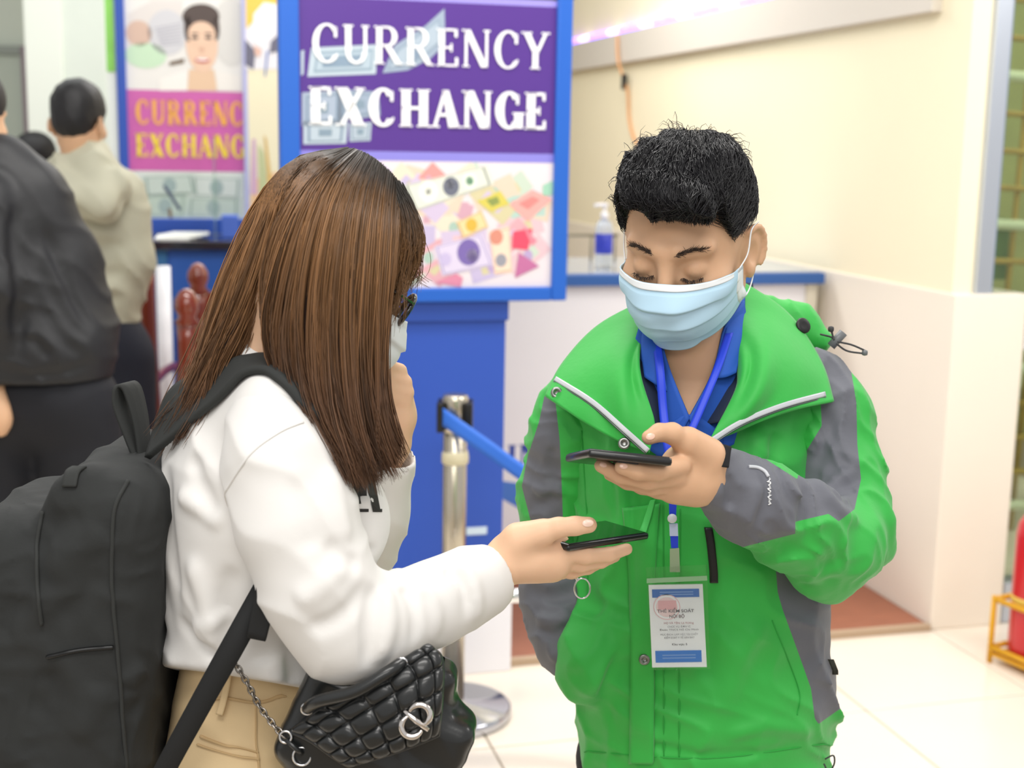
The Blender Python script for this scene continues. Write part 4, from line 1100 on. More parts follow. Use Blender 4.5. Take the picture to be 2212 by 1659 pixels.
# torso
JX = [P(1195, 1300, 1.78)[0] - .03, P(1860, 1300, 1.78)[0] + .03]
S = Field(np.arange(JX[0], JX[1], .0036), np.arange(1.585, 1.95, .0036), np.arange(.58, 1.36, .0036))
mY = 1.775
tor = [(P(1495, 815, mY + .01), .062), (P(1500, 880, mY), .088), (P(1500, 970, mY - .005), .106), (P(1508, 1120, mY - .005), .114), (P(1520, 1300, mY - .005), .118), (P(1525, 1480, mY), .122), (P(1522, 1680, mY), .128)]
for i in range(len(tor) - 1): S.cone(tor[i][0], tor[i + 1][0], tor[i][1], tor[i + 1][1], .03, sq=((1, 0, 0), 1.42))
S.chain([P(1285, 868, 1.79), P(1500, 790, 1.80), P(1735, 850, 1.785)], [.052, .055, .055], .04)
S.ell(P(1268, 1425, 1.705), (.044, .045, .062), .03)
# soft folds of the front
S.fold(pts([(1300, 900, 1.655), (1310, 1050, 1.65), (1320, 1250, 1.645)]), 0.0144, 0.0120)
S.fold(pts([(1345, 960, 1.65), (1352, 1150, 1.645), (1330, 1400, 1.64)]), 0.0108, -0.0090)
S.fold(pts([(1270, 1010, 1.67), (1300, 1080, 1.66), (1310, 1150, 1.65)]), 0.0090, -0.0120)
S.fold(pts([(1650, 900, 1.66), (1640, 1010, 1.655), (1600, 1100, 1.65)]), 0.0144, 0.0105)
S.fold(pts([(1700, 920, 1.67), (1680, 1020, 1.66)]), 0.0108, -0.0120)
S.fold(pts([(1580, 1190, 1.645), (1545, 1330, 1.645), (1520, 1500, 1.64)]), 0.0144, -0.0075)
S.fold(pts([(1660, 1330, 1.655), (1600, 1420, 1.645), (1560, 1560, 1.64)]), 0.0198, 0.0090)
S.fold(pts([(1250, 1500, 1.68), (1310, 1440, 1.65), (1350, 1330, 1.645)]), 0.0162, 0.0120)
S.fold(pts([(1290, 1610, 1.67), (1320, 1500, 1.65), (1350, 1420, 1.645)]), 0.0117, -0.0105)
S.fold(pts([(1240, 1440, 1.69), (1290, 1390, 1.66), (1300, 1290, 1.655)]), 0.0126, 0.0150)
S.fold(pts([(1560, 1600, 1.645), (1660, 1570, 1.65), (1780, 1590, 1.69)]), 0.0126, 0.0075)
S.fold(pts([(1300, 1610, 1.66), (1400, 1625, 1.645), (1560, 1635, 1.645), (1760, 1610, 1.67)]), 0.0090, -0.0060)
S.wrinkle(.0085, .085, (1, .2, .30), 11, .55, 1.5); S.wrinkle(.005, .05, (.8, .2, .7), 12, .6, 1.5)
# neck opening and hem
S.cone(P(1492, 640, 1.755), P(1492, 790, 1.705), .080, .074, .012, 'cut', sq=((1, 0, 0), 1.15))
S.cone(P(1492, 790, 1.69), P(1475, 950, 1.63), .064, .018, .012, 'cut')
S.plane((0, 0, P(1530, 1652, 1.66)[2]), (0, -.03, -1), .012)
JF = S
V, F = S.mesh(1)
P4 = [(1676, 1230), (1680, 1280), (1690, 1315), (1728, 1420), (1752, 1488), (1760, 1552), (1768, 1564), (1812, 1533), (1900, 1500), (1900, 1200)]
ga, gb = two_tone('jacket', V, F, [P4], man, lambda V: V[:, 1] < 1.9)
jacket = obj_np('jacket', *gb, m_green, man)
obj_np('side_panel', *ga, m_grey, jacket)
Vt = V
# sleeves
def sleeve(path, rad, polys, bounds, st, folds, wr, cuts=(), allg=None):
    S = Field(*[np.arange(a, b, st) for a, b in bounds])
    S.chain(path, rad, .03)
    for c in cuts: S.plane(*c)
    for f_ in folds: S.fold(*f_)
    for w in wr: S.wrinkle(*w)
    return S
# viewer-left sleeve, hand in the pocket
pth = pts([(1268, 845, 1.79), (1238, 930, 1.80), (1210, 1060, 1.815), (1203, 1180, 1.815), (1205, 1290, 1.785), (1222, 1380, 1.745), (1250, 1425, 1.725)])
S = sleeve(pth, [.050, .056, .053, .050, .048, .040, .034], None, [(pth[:, 0].min() - .10, pth[:, 0].max() + .09), (1.60, 1.93), (pth[:, 2].min() - .07, pth[:, 2].max() + .09)], .0032,
           [(pts([(1135, 1080, 1.77), (1170, 1090, 1.75), (1210, 1060, 1.75)]), .012, -.010), (pts([(1140, 1050, 1.77), (1185, 1075, 1.745), (1212, 1040, 1.75)]), .010, .008),
            (pts([(1180, 960, 1.74), (1190, 1010, 1.74), (1196, 1060, 1.75)]), .012, -.006), (pts([(1150, 1330, 1.73), (1195, 1340, 1.71), (1245, 1310, 1.71)]), .012, .010),
            (pts([(1155, 1365, 1.72), (1200, 1370, 1.70), (1250, 1335, 1.70)]), .009, -.009), (pts([(1130, 1270, 1.76), (1190, 1290, 1.735), (1250, 1275, 1.74)]), .012, -.008),
            (pts([(1175, 1420, 1.70), (1215, 1415, 1.68), (1255, 1380, 1.68)]), .009, .007)],
           [(.0045, .06, (.2, .2, 1), 21, .6, 1.5), (.004, .035, (.5, .2, .8), 22, .6, 1.5)])
S.cone(pth[0] + [.06, 0, .06], pth[0] + [.10, 0, -.02], .03, .03, .01, 'cut')
V, F = S.mesh(1)
PL1 = [(1176, 855), (1200, 868), (1209, 950), (1214, 1060), (1216, 1122), (1146, 1124), (1127, 1050), (1140, 985), (1164, 912)]
PL2 = [(1060, 1250), (1128, 1238), (1290, 1226), (1320, 1300), (1300, 1500), (1060, 1500)]
ga, gb = two_tone('s', V, F, [PL1, PL2], man, lambda V: V[:, 1] < 9)
sl = obj_np('sleeve', *gb, m_green, jacket); obj_np('sleeve_panel', *ga, m_grey, jacket)
# viewer-right sleeve, bent, hand raised with the phone
pth = pts([(1755, 832, 1.785), (1786, 900, 1.775), (1812, 1030, 1.74), (1822, 1120, 1.70), (1800, 1178, 1.655), (1715, 1136, 1.60), (1625, 1083, 1.56), (1542, 1030, 1.528)])
S = sleeve(pth, [.052, .057, .056, .055, .056, .054, .047, .039], None, [(pth[:, 0].min() - .06, pth[:, 0].max() + .10), (1.46, 1.93), (pth[:, 2].min() - .11, pth[:, 2].max() + .09)], .0032,
           [(pts([(1745, 1090, 1.63), (1800, 1080, 1.65), (1852, 1050, 1.70)]), .014, -.016), (pts([(1735, 1030, 1.66), (1790, 1060, 1.66), (1850, 1020, 1.70)]), .015, .012),
            (pts([(1730, 1060, 1.60), (1760, 1120, 1.59), (1830, 1140, 1.63)]), .014, .010), (pts([(1690, 1060, 1.57), (1720, 1110, 1.55), (1740, 1200, 1.56)]), .012, -.009),
            (pts([(1570, 1020, 1.50), (1580, 1060, 1.49), (1570, 1110, 1.50)]), .009, -.008), (pts([(1620, 1040, 1.52), (1625, 1090, 1.505), (1600, 1140, 1.51)]), .010, .007),
            (pts([(1545, 1000, 1.50), (1550, 1050, 1.485), (1530, 1090, 1.49)]), .008, .006), (pts([(1800, 1180, 1.60), (1760, 1230, 1.59), (1790, 1270, 1.62)]), .016, .008),
            (pts([(1850, 1100, 1.69), (1880, 1150, 1.68), (1910, 1185, 1.69)]), .012, .008), (pts([(1800, 880, 1.71), (1780, 960, 1.70), (1750, 1010, 1.69)]), .013, -.006),
            (pts([(1640, 1150, 1.52), (1720, 1180, 1.545), (1800, 1215, 1.60)]), .014, -.006)],
           [(.007, .06, (.5, .3, .8), 31, .6, 1.5), (.004, .032, (.9, .3, .35), 33, .6, 1.5)])
axs = pth[-1] - pth[-2]; axs /= np.linalg.norm(axs); S.plane(pth[-1] + axs * .020, axs, .008)
S.ell(P(1885, 1185, 1.70), (.028, .03, .022), .03)
S.cone(P(1765, 1255, 1.63), P(1790, 1262, 1.645), .02, .02, .03)
V, F = S.mesh(1)
JS = S
PR3 = [(1745, 725), (1800, 735), (1836, 785), (1850, 870), (1852, 960), (1860, 1035), (1846, 1100), (1812, 1126), (1790, 1110), (1718, 1127), (1718, 1153), (1588, 1186), (1500, 1150), (1400, 1090), (1500, 900), (1620, 970), (1722, 1035), (1735, 985), (1775, 920), (1770, 800)]
ga, gb = two_tone('s', V, F, [PR3], man, lambda V: V[:, 1] < 9)
obj_np('sleeve', *gb, m_green, jacket); obj_np('sleeve_panel', *ga, m_grey, jacket)
# velcro cuff tab and reflective mark
G = JS.push(patch([[P(1540, 962, 1.50), P(1548, 985, 1.492), P(1552, 1008, 1.487)], [P(1558, 960, 1.50), P(1562, 985, 1.49), P(1564, 1009, 1.485)], [P(1580, 966, 1.50), P(1576, 988, 1.492), P(1574, 1010, 1.485)]], 12, 12), .0035, 8)
obj_np('cuff_tab', *grid_vf(G, .003), mat('velcro_black', '17181b', .9), jacket)
t_ = np.linspace(0, 1, 34)
sq_ = np.stack([1662 + 4 * np.sin(t_ * 42) * np.abs(np.sin(t_ * 11)) + 2 * np.sin(t_ * 90), 1033 + 58 * t_, np.full(34, 1.5)], 1)
lg = JS.cast(sq_[:, :2], .0008, 1.44, 1.62)
obj_join('reflective_logo', [tube_vf(lg, .0009, 5)], mat('reflective_white', 'e4e6e8', .4), jacket)
lg = JS.cast([(1618, 1008), (1637, 1010), (1652, 1018), (1660, 1030)], .0008, 1.44, 1.62)
obj_join('piping', [tube_vf(cr(lg, 14), .0022, 6)], MATS['zip_reflective'], jacket)

# collar wings
def lap(ab, dc, ad, bc, bulge, th, name, m, wr=None):
    G = coons(pts(ab), pts(dc), pts(ad), pts(bc), 46, 46, bulge, (0, -1, .3))
    u = np.linspace(0, 1, 46)[:, None]; v = np.linspace(0, 1, 46)[None, :]
    e = (4 * u * (1 - u)) ** .5 * (4 * v * (1 - v)) ** .5
    if wr: G = G + np.array([0, -1, .25]) * ((wr * np.sin(7 * u + 3 * np.sin(5 * v)) * np.sin(4 * v + 2 * u + 1)) * e)[..., None]
    return G
GL = lap([(1392, 650, 1.77), (1290, 706, 1.765), (1216, 785, 1.735), (1178, 856, 1.700)], [(1372, 785, 1.672), (1392, 850, 1.645), (1414, 915, 1.628), (1403, 978, 1.618)],
         [(1392, 650, 1.77), (1388, 715, 1.72), (1372, 785, 1.672)], [(1178, 856, 1.700), (1255, 908, 1.652), (1330, 950, 1.630), (1403, 978, 1.618)], .022, .004, 'l', m_green, .006)
GR = lap([(1596, 606, 1.80), (1700, 676, 1.79), (1772, 780, 1.745), (1800, 868, 1.705)], [(1596, 800, 1.680), (1592, 840, 1.655), (1562, 900, 1.632), (1528, 957, 1.615)],
         [(1596, 606, 1.80), (1590, 700, 1.73), (1596, 800, 1.680)], [(1800, 868, 1.705), (1700, 890, 1.660), (1600, 928, 1.632), (1528, 957, 1.615)], .026, .004, 'r', m_green, .007)
def ontop(G): return JS.push(JF.push(G, .003, 4), .003, 4)
def relax(G, n):
    for _ in range(n):
        G[1:-1, 1:-1] = .4 * G[1:-1, 1:-1] + .15 * (G[:-2, 1:-1] + G[2:, 1:-1] + G[1:-1, :-2] + G[1:-1, 2:])
        for e_ in (G[0], G[-1], G[:, 0], G[:, -1]): e_[1:-1] = .5 * e_[1:-1] + .25 * (e_[:-2] + e_[2:])
    return G
GL = relax(JF.push(relax(JF.push(GL, .006, 5), 6), .004, 4), 2); GR = relax(JF.push(relax(JF.push(GR, .006, 5), 6), .004, 4), 2)
cl = obj_np('collar_wing', *grid_vf(GL, .0045), m_green, jacket); crw = obj_np('collar_wing', *grid_vf(GR, .0045), m_green, jacket)
def edge_strip(G, inset, off, m, name, parent, th=.0025, w=.004, a=0, b=46):
    L_ = G[a:b, :][:, :]; return None
def zip_line(pix, G, name):
    # follow the wing surface: nearest grid points to the wanted pixel line
    Q = proj(G.reshape(-1, 3)); path = []
    for x, y in cr(np.array(pix, float), 40):
        i = np.argmin((Q[:, 0] - x) ** 2 + (Q[:, 1] - y) ** 2); path.append(P(x, y, G.reshape(-1, 3)[i][1] - .004))
    path = np.array(path); k = np.ones(7) / 7
    for d in range(3): path[3:-3, d] = np.convolve(path[:, d], k, 'valid')
    T = np.gradient(path, axis=0); T /= np.linalg.norm(T, axis=1)[:, None]; side = np.cross(T, [0, -1, .2]); side /= np.linalg.norm(side, axis=1)[:, None]
    obj_np(name, *ribbon_vf(path, .0032, side, .003), m_zip, jacket)
    obj_join(name + '_grey_edge', [tube_vf(path - side * .0045 * np.sign(side[:, 2:3] + 1e-9) , .0009, 5)], mat('zip_teeth', '6f7378', .4, metal=.6), jacket)  # thin grey metallic tube running beside the zip ribbon
zip_line([(1200, 818), (1280, 868), (1345, 925), (1400, 974)], GL, 'zipper')
zip_line([(1782, 851), (1690, 876), (1600, 912), (1536, 952)], GR, 'zipper')
def snap(p, n, r=.0075, parent=jacket):
    o = obj_join('snap_button', [lathe_vf([(r, 0), (r, .0018), (r * .82, .003), (r * .45, .0024), (r * .42, .0008), (r * .1, .0008)], p, axis=n, n=20)], mat('snap_metal', '8f918e', .3, metal=.9), parent)
    return o
i = np.argmin(((proj(GL.reshape(-1, 3)) - [1201, 848]) ** 2).sum(1)); snap(GL.reshape(-1, 3)[i] + [0, -.004, 0], (0, -1, .2))
snap(P(1348, 958, 1.622), (0, -1, .3))
snap(JF.cast([(1392, 1424)], .008, 1.58, 1.8)[0], (0, -1, .05))
# collar back standing behind the neck
GB_ = patch([[P(1392, 650, 1.77), P(1440, 640, 1.86), P(1530, 620, 1.865), P(1596, 606, 1.80)], [P(1380, 720, 1.78), P(1440, 720, 1.87), P(1530, 710, 1.875), P(1600, 700, 1.80)]], 12, 26)
obj_np('collar_back', *grid_vf(GB_, .004), m_green, jacket)
# dark lining strips inside the opening
for ln in ([(1385, 650, 1.775), (1374, 785, 1.682), (1392, 850, 1.655), (1418, 930, 1.638)], [(1600, 612, 1.805), (1600, 800, 1.69), (1592, 842, 1.665), (1555, 912, 1.642)]):
    s = 1 if ln[0][0] < 1450 else -1
    A = pts(ln); B2 = pts([(x + s * 34, y + 6, z + .012) for x, y, z in ln]); C2 = pts([(x - s * 26, y, z + .012) for x, y, z in ln])
    obj_np('lining', *grid_vf(patch([C2, A, B2], 10, 30), .002), m_lining, jacket)
# front placket, flap edge and seams
def on_jacket(pix, off, Y=1.62): return JF.cast(pix, off, 1.58, 1.80)
def strip_on(pixL, pixR, off, th, name, m, n=50):
    # conforms to the jacket surface
    A = np.array(cr(np.array(pixL, float), n)); B2 = np.array(cr(np.array(pixR, float), n))
    G = np.stack([on_jacket(A + (B2 - A) * t, off) for t in np.linspace(0, 1, 7)], 1)
    k = np.ones(5) / 5
    Gp = np.concatenate([G[:1]] * 2 + [G] + [G[-1:]] * 2); G = sum(Gp[i:i + n] for i in range(5)) / 5
    return obj_np(name, *grid_vf(G, th), m, jacket)
strip_on([(1345, 1090), (1362, 1300), (1362, 1500), (1360, 1655)], [(1425, 1080), (1412, 1300), (1413, 1500), (1411, 1655)], .004, .005, 'placket', m_green)
strip_on([(1378, 1160), (1395, 1110), (1405, 1080)], [(1392, 1160), (1406, 1118), (1416, 1078)], .009, .003, 'storm_flap_fold', mat('jacket_green_light', '49c45c', .6))
for pix in ([(1433, 1085), (1434, 1300), (1434, 1640)], [(1470, 1100), (1468, 1350), (1467, 1640)], [(1256, 930), (1262, 1030), (1270, 1180), (1268, 1290)], [(1668, 1340), (1705, 1430), (1728, 1500), (1722, 1545)], [(1262, 1622), (1400, 1634), (1560, 1636), (1790, 1606)]):
    p = on_jacket(cr(np.array(pix, float), 60), .0003); p[:, 1] = np.convolve(np.pad(p[:, 1], 2, 'edge'), np.ones(5) / 5, 'valid')
    obj_join('seam', [tube_vf(p, .0010, 6)], mat('seam_green', '279c3b', .7), jacket)
# dark zip garage on the chest, hem tag, cord locks
p = on_jacket(cr(np.array([(1530, 1140), (1536, 1180), (1541, 1230), (1542, 1258)], float), 20), .002)
p[:, 1] = np.convolve(np.pad(p[:, 1], 4, 'edge'), np.ones(9) / 9, 'valid')
obj_np('pocket_zip', *ribbon_vf(p, .0052, (1, 0, 0), .005), m_black, jacket)
p = JF.push(pts([(1818, 1425, 1.72), (1818, 1445, 1.72), (1818, 1462, 1.72)]), .004, 10, True)
obj_np('fabric_label', *ribbon_vf(p, .004, (1, 0, 0), .002), mat('label_olive_black', '2b2b20', .7, var=.5, vscale=200), jacket)
hp = P(1780, 738, 1.80)
S = Field(np.arange(hp[0] - .16, hp[0] + .06, .0035), np.arange(1.74, 1.93, .0035), np.arange(1.28, 1.42, .0035))
S.chain(pts([(1640, 680, 1.84), (1720, 705, 1.85), (1770, 735, 1.83)]), [.03, .03, .018], .02); S.wrinkle(.003, .03, (1, 0, .3), 5)
obj_np('folded_hood', *S.mesh(1), m_green, jacket)
obj_join('hood_eyelet', [lathe_vf([(.004, 0), (.010, .001), (.011, .004), (.009, .006), (.004, .005)], P(1732, 705, 1.775), axis=(.4, -1, .5), n=18)], m_black, jacket)
obj_join('cord_lock', [tube_vf(pts([(1795, 748, 1.79), (1822, 718, 1.79)]), .0062, 12)], mat('cord_lock_grey', '6a6d70', .4), jacket)
m_cord = mat('cord_dark', '3a3a3c', .7)
for c in ([(1772, 722, 1.80), (1795, 728, 1.79), (1802, 735, 1.79)], [(1802, 735, 1.785), (1798, 722, 1.79), (1796, 712, 1.79)], [(1808, 738, 1.785), (1840, 745, 1.785), (1870, 758, 1.785)], [(1806, 742, 1.785), (1830, 758, 1.785), (1868, 764, 1.785)]):
    obj_join('cord', [tube_vf(cr(pts(c), 12), .0013, 6)], m_cord, jacket)
for c in ((1795, 711), (1868, 762)): obj_join('cord_end', [lathe_vf([(.001, -.004), (.0036, -.003), (.0042, 0), (.0036, .003), (.001, .004)], P(*c, 1.785), n=12)], m_cord if c[0] < 1800 else MATS['cord_lock_grey'], jacket)
obj_join('hem_cord', [tube_vf(cr(pts([(1782, 1640, 1.70), (1800, 1632, 1.70), (1802, 1650, 1.70), (1790, 1668, 1.70), (1780, 1650, 1.70)]), 20), .0012, 6)], m_cord, jacket)
# ring with keys hanging at the pocket
kr = thing('key_ring', 'small steel ring dangling beside the green jacket pocket', 'key ring', P(1258, 1270, 1.655))
c = P(1258, 1271, 1.655); th = np.linspace(0, 2 * math.pi, 26)
obj_join('ring', [tube_vf(np.stack([c[0] + .0102 * np.cos(th), c[1] + 0 * th, c[2] + .0135 * np.sin(th)], 1), .0013, 6, caps=False)], m_chrome, kr)
obj_join('clip', [tube_vf(pts([(1244, 1235, 1.66), (1248, 1255, 1.657)]), .0026, 8)], m_chrome, kr)

# trousers + shoes (mostly below the frame)
S = Field(np.arange(mx - .25, mx + .25, .008), np.arange(1.6, 1.97, .008), np.arange(.04, .92, .008))
S.cone([mx - .04, 1.785, .80], [mx + .05, 1.785, .80], .1, .1, .03)
for s in (-1, 1): S.chain([np.array([mx + s * .07, 1.785, .72]), np.array([mx + s * .085, 1.785, .45]), np.array([mx + s * .1, 1.8, .07])], [.078, .072, .066], .02)
S.wrinkle(.006, .09, (0, .3, 1), 8); obj_np('trousers', *S.mesh(1), m_dark, man)
for s in (-1, 1):
    S = Field(np.arange(mx + s * .12 - .08, mx + s * .12 + .08, .005), np.arange(1.55, 1.92, .005), np.arange(-.005, .13, .005))
    S.chain([np.array([mx + s * .11, 1.83, .05]), np.array([mx + s * .118, 1.74, .045]), np.array([mx + s * .13, 1.63, .032])], [.048, .046, .036], .02); S.plane((0, 0, .001), (0, 0, -1), .003)
    obj_np('shoe', *S.mesh(1), mat('shoe_black', '18181a', .5), man)

# ---------------------------------------------------------------- shirt
shirt = None
GSL = coons(pts([(1385, 690, 1.712), (1362, 800, 1.690), (1385, 960, 1.655)]), pts([(1424, 716, 1.695), (1448, 800, 1.668), (1490, 903, 1.642)]), pts([(1385, 690, 1.712), (1405, 700, 1.70), (1424, 716, 1.695)]), pts([(1385, 960, 1.655), (1440, 985, 1.645), (1490, 903, 1.642)]), 30, 16)
GSR = coons(pts([(1606, 650, 1.755), (1625, 800, 1.695), (1585, 960, 1.655)]), pts([(1566, 690, 1.715), (1540, 800, 1.672), (1488, 903, 1.6425)]), pts([(1606, 650, 1.755), (1590, 670, 1.73), (1566, 690, 1.715)]), pts([(1585, 960, 1.655), (1520, 985, 1.645), (1488, 903, 1.6425)]), 30, 16)
shirt = obj_np('shirt', *grid_vf(MB.push(GSL, .002, 5), .003), m_shirt, man)
obj_np('shirt_front', *grid_vf(MB.push(GSR, .002, 5), .003), m_shirt, shirt)
obj_np('shirt_front', *grid_vf(patch([[P(1420, 935, 1.652), P(1490, 895, 1.645), P(1560, 935, 1.652)], [P(1415, 1010, 1.652), P(1490, 1010, 1.648), P(1565, 1010, 1.652)]], 8, 14), .002), m_shirt, shirt)
for ab, dc, ad, bc in (
    ([(1398, 668, 1.73), (1386, 740, 1.690), (1392, 815, 1.664)], [(1428, 712, 1.700), (1428, 770, 1.672), (1441, 846, 1.650)], [(1398, 668, 1.73), (1412, 690, 1.715), (1428, 712, 1.700)], [(1392, 815, 1.664), (1418, 832, 1.655), (1441, 846, 1.650)]),
    ([(1608, 640, 1.77), (1606, 720, 1.715), (1590, 806, 1.672)], [(1572, 676, 1.725), (1562, 745, 1.690), (1541, 818, 1.660)], [(1608, 640, 1.77), (1592, 658, 1.745), (1572, 676, 1.725)], [(1590, 806, 1.672), (1568, 815, 1.665), (1541, 818, 1.660)])):
    obj_np('shirt_collar', *grid_vf(coons(pts(ab), pts(dc), pts(ad), pts(bc), 20, 12, .004), .003), m_shirt, shirt)

# ---------------------------------------------------------------- lanyard and badge
m_lan = mat('lanyard_blue', '1a3fd6', .5)
bd = thing('lanyard_badge', 'blue lanyard with a clear sleeve holding a white and blue pass card', 'badge', P(1462, 1330, 1.60))
Lp = cr(pts([(1418, 735, 1.685), (1426, 800, 1.655), (1432, 880, 1.640), (1440, 950, 1.620), (1452, 1020, 1.612), (1455, 1090, 1.612)]), 40)
Rp = cr(pts([(1575, 720, 1.70), (1548, 800, 1.660), (1515, 880, 1.636), (1485, 950, 1.618), (1460, 1020, 1.611), (1456, 1090, 1.611)]), 40)
for p in (Lp, Rp): obj_np('strap', *ribbon_vf(p, .0052, (1, -.1, .15), .0012), m_lan, bd)
YB = 1.605
def bpx(q, m, name, th=.0012, Y=YB):
    n = len(q); A = [P(x, y, Y) for x, y in q]; Bk = [a + np.array([0, th, 0]) for a in A]
    return obj_join(name, [(A + Bk, [tuple(range(n)), tuple(range(2 * n - 1, n - 1, -1))] + [(i, (i + 1) % n + 0, (i + 1) % n + n, i + n) for i in range(n)])], m, bd, smooth=False)
bpx([(1445, 1080), (1462, 1080), (1460, 1125), (1446, 1125)], m_lan, 'strap_end')
obj_join('swivel', [lathe_vf([(.002, -.003), (.0055, -.002), (.006, 0), (.0055, .002), (.002, .003)], P(1452, 1120, 1.601), axis=(0, -1, 0), n=18)], mat('swivel_white', 'dfe4ea', .3), bd)
bpx([(1446, 1132), (1464, 1132), (1465, 1158), (1447, 1158)], mat('clip_pale_blue', 'c3d2ee', .3), 'buckle', .004, 1.603)
bpx([(1448, 1158), (1465, 1158), (1465, 1184), (1450, 1184)], m_lan, 'strap_loop')
bpx([(1447, 1186), (1467, 1184), (1469, 1236), (1447, 1236)], mat('clip_clear', 'b4c4a4', .25, trans=.35), 'clip_strap', .0015, 1.603)
m_pouch = mat('clear_vinyl', 'f4fbf4', .06, trans=1, spec=.5, alpha=.55)
bpx([(1395, 1226), (1527, 1220), (1534, 1446), (1408, 1447)], m_pouch, 'clear_sleeve', .0004, 1.5985)
bpx([(1397, 1250), (1527, 1244), (1528, 1254), (1397, 1260)], mat('zip_seal_clear', 'a9cfa8', .15, alpha=.6), 'zip_seal', .001, 1.598)
card = bpx([(1401, 1264), (1518, 1262), (1527, 1441), (1409, 1442)], mat('card_white', 'f1f1f6', .5), 'card', .0008, 1.601)
o_ = P(1401, 1264, 1.6); ax_ = P(1518, 1262, 1.6) - o_; ay_ = P(1409, 1442, 1.6) - o_
class CardPrint(Print): pass
def cfr(u, v, o): return o_ + ax_ * u + ay_ * v + np.array([0, .0006 - o, 0])
pr = Print(cfr, .00005)
pr.rect(.06, .055, .93, .155, '4a78c4', 1); pr.rect(.07, .80, .93, .945, '3f7fd2', 1)
for v, n_ in ((.085, 2), (.115, 2), (.85, 3), (.885, 3)): pr.rect(.2, v, .82, v + .012, '86a8dc', 2)
pr.disc(.32, .27, .25, .155, 'eec4cb', 2); pr.disc(.32, .27, .235, .145, 'f1f1f6', 3); pr.disc(.32, .27, .2, .12, 'f0d6da', 3.5)
pr.rect(.16, .19, .50, .30, 'eab7be', 4)
pr.build('printed_face', card)
def ctext(txt, cu, cv, h, col, w=None, bold=.0):
    V, F = text_vf(txt, 1.0, 'LEFT', bold)
    if not len(V): return
    V[:, 0] -= (V[:, 0].min() + V[:, 0].max()) / 2; wid = V[:, 0].max() - V[:, 0].min()
    sx = (w / wid) if w else h * 1.2
    W = [cfr(cu + x * sx, cv - y * h, .00045) for x, y, z in V]
    obj_join('lettering', [(W, F)], mat('ink_' + col, col, .6), card, smooth=False)
ctext('THẺ KIỂM SOÁT', .48, .335, .052, '6d6a72', .68, .012)
ctext('NỘI BỘ', .50, .40, .052, '75666c', .28, .012)
ctext('HỌ VÀ TÊN: Lê Vương', .53, .475, .034, 'b9848c', .55)
ctext('CHỨC VỤ, ĐƠN VỊ', .53, .518, .030, '8f8f98', .42)
ctext('Đoàn TNCS Hồ Chí Minh', .53, .555, .030, '77777f', .72)
ctext('MỤC ĐÍCH: LÀM VIỆC TẠI CHỐT', .53, .613, .030, '8f8f98', .70)
ctext('KIỂM SOÁT Y TẾ SÂN BAY', .53, .652, .030, '85858e', .56)
ctext('Khu vực: 5', .53, .735, .036, '5d5d66', .28, .01)

# ---------------------------------------------------------------- phones
m_phone = mat('phone_black', '121315', .35, coat=.3); m_screen = mat('phone_glass', '050708', .04, coat=1)
def phone(name, label, c, xa, ya, w, l, th):
    """c centre, xa width axis, ya length axis (toward the far end)"""
    xa = xa / np.linalg.norm(xa); ya = ya - xa * (ya @ xa); ya /= np.linalg.norm(ya); za = np.cross(xa, ya)
    t = thing(name, label, 'phone', c)
    fr = lambda a, b, d: c + xa * a + ya * b + za * d
    o = box('case', (-w / 2, -l / 2, -th / 2), (w / 2, l / 2, th / 2), m_phone, t, th * .42, fr=fr, smooth=True)
    box('screen', (-w / 2 + .003, -l / 2 + .004, th / 2 - .0004), (w / 2 - .003, l / 2 - .004, th / 2 + .0005), m_screen, t, .0003, fr=fr)
    box('camera_bump', (-.012, -l / 2 + .012, -th / 2 - .0016), (.012, -l / 2 + .036, -th / 2 + .001), mat('camera_glass', '24201e', .2), t, .0008, fr=fr)
    return t
a, b = P(1250, 972, 1.418), P(1432, 992, 1.428)
far = np.array([.015, 1.0, -.29]); wv = b - a
phone('smartphone', 'black smartphone in the hand of the person in green, seen from below its end', (a + b) / 2 + far / np.linalg.norm(far) * .072 + [0, 0, -.002], wv, far, np.linalg.norm(wv), .146, .0095)

# ================================================================== person with long brown hair
m_tee = mat('shirt_white', 'e3e1de', .8, var=.015, vscale=6, bump=.12, bscale=220, sheen=.2, bdist=.0008)
m_beige = mat('trousers_beige', 'd9bf94', .85, var=.05, vscale=14, bump=.25, bscale=200, bdist=.0008)
WC = P(720, 566, 1.505); WR = rotm(math.radians(115), math.radians(34), 0)
wom = thing('person', 'person with long brown hair in a white long sleeved top and beige trousers', 'person', (P(570, 1100, 1.53)[0], 1.53, 0))
S = Field(axis_pts((-.50, -.22, .008), (-.22, -.08, .003), (-.08, .17, .0022)), axis_pts((1.30, 1.42, .006), (1.42, 1.67, .0026), (1.67, 1.74, .008)),
          axis_pts((0.0, .98, .012), (.98, 1.14, .0023), (1.14, 1.24, .004), (1.24, 1.60, .0028)))
WT = add_head(S, WC, WR, .95)
wn = P(575, 835, 1.52)
S.cone(WT(0, .03, -.055), wn, .047, .052, .02); S.cone(wn, P(580, 900, 1.525), .055, .09, .04, sq=((0, 1, 0), 1.2))
S.chain(pts([(580, 930, 1.525), (585, 1150, 1.525), (560, 1400, 1.525), (550, 1560, 1.525)]), [.085, .08, .07, .085], .03, sq=((0, 1, 0), 1.3))
S.chain(pts([(610, 940, 1.40), (690, 1300, 1.365), (760, 1360, 1.365), (1060, 1243, 1.492)]), [.035, .03, .03, .023], .015)
S.chain(pts([(620, 940, 1.64), (740, 1200, 1.66), (848, 960, 1.61)]), [.035, .03, .02], .015)
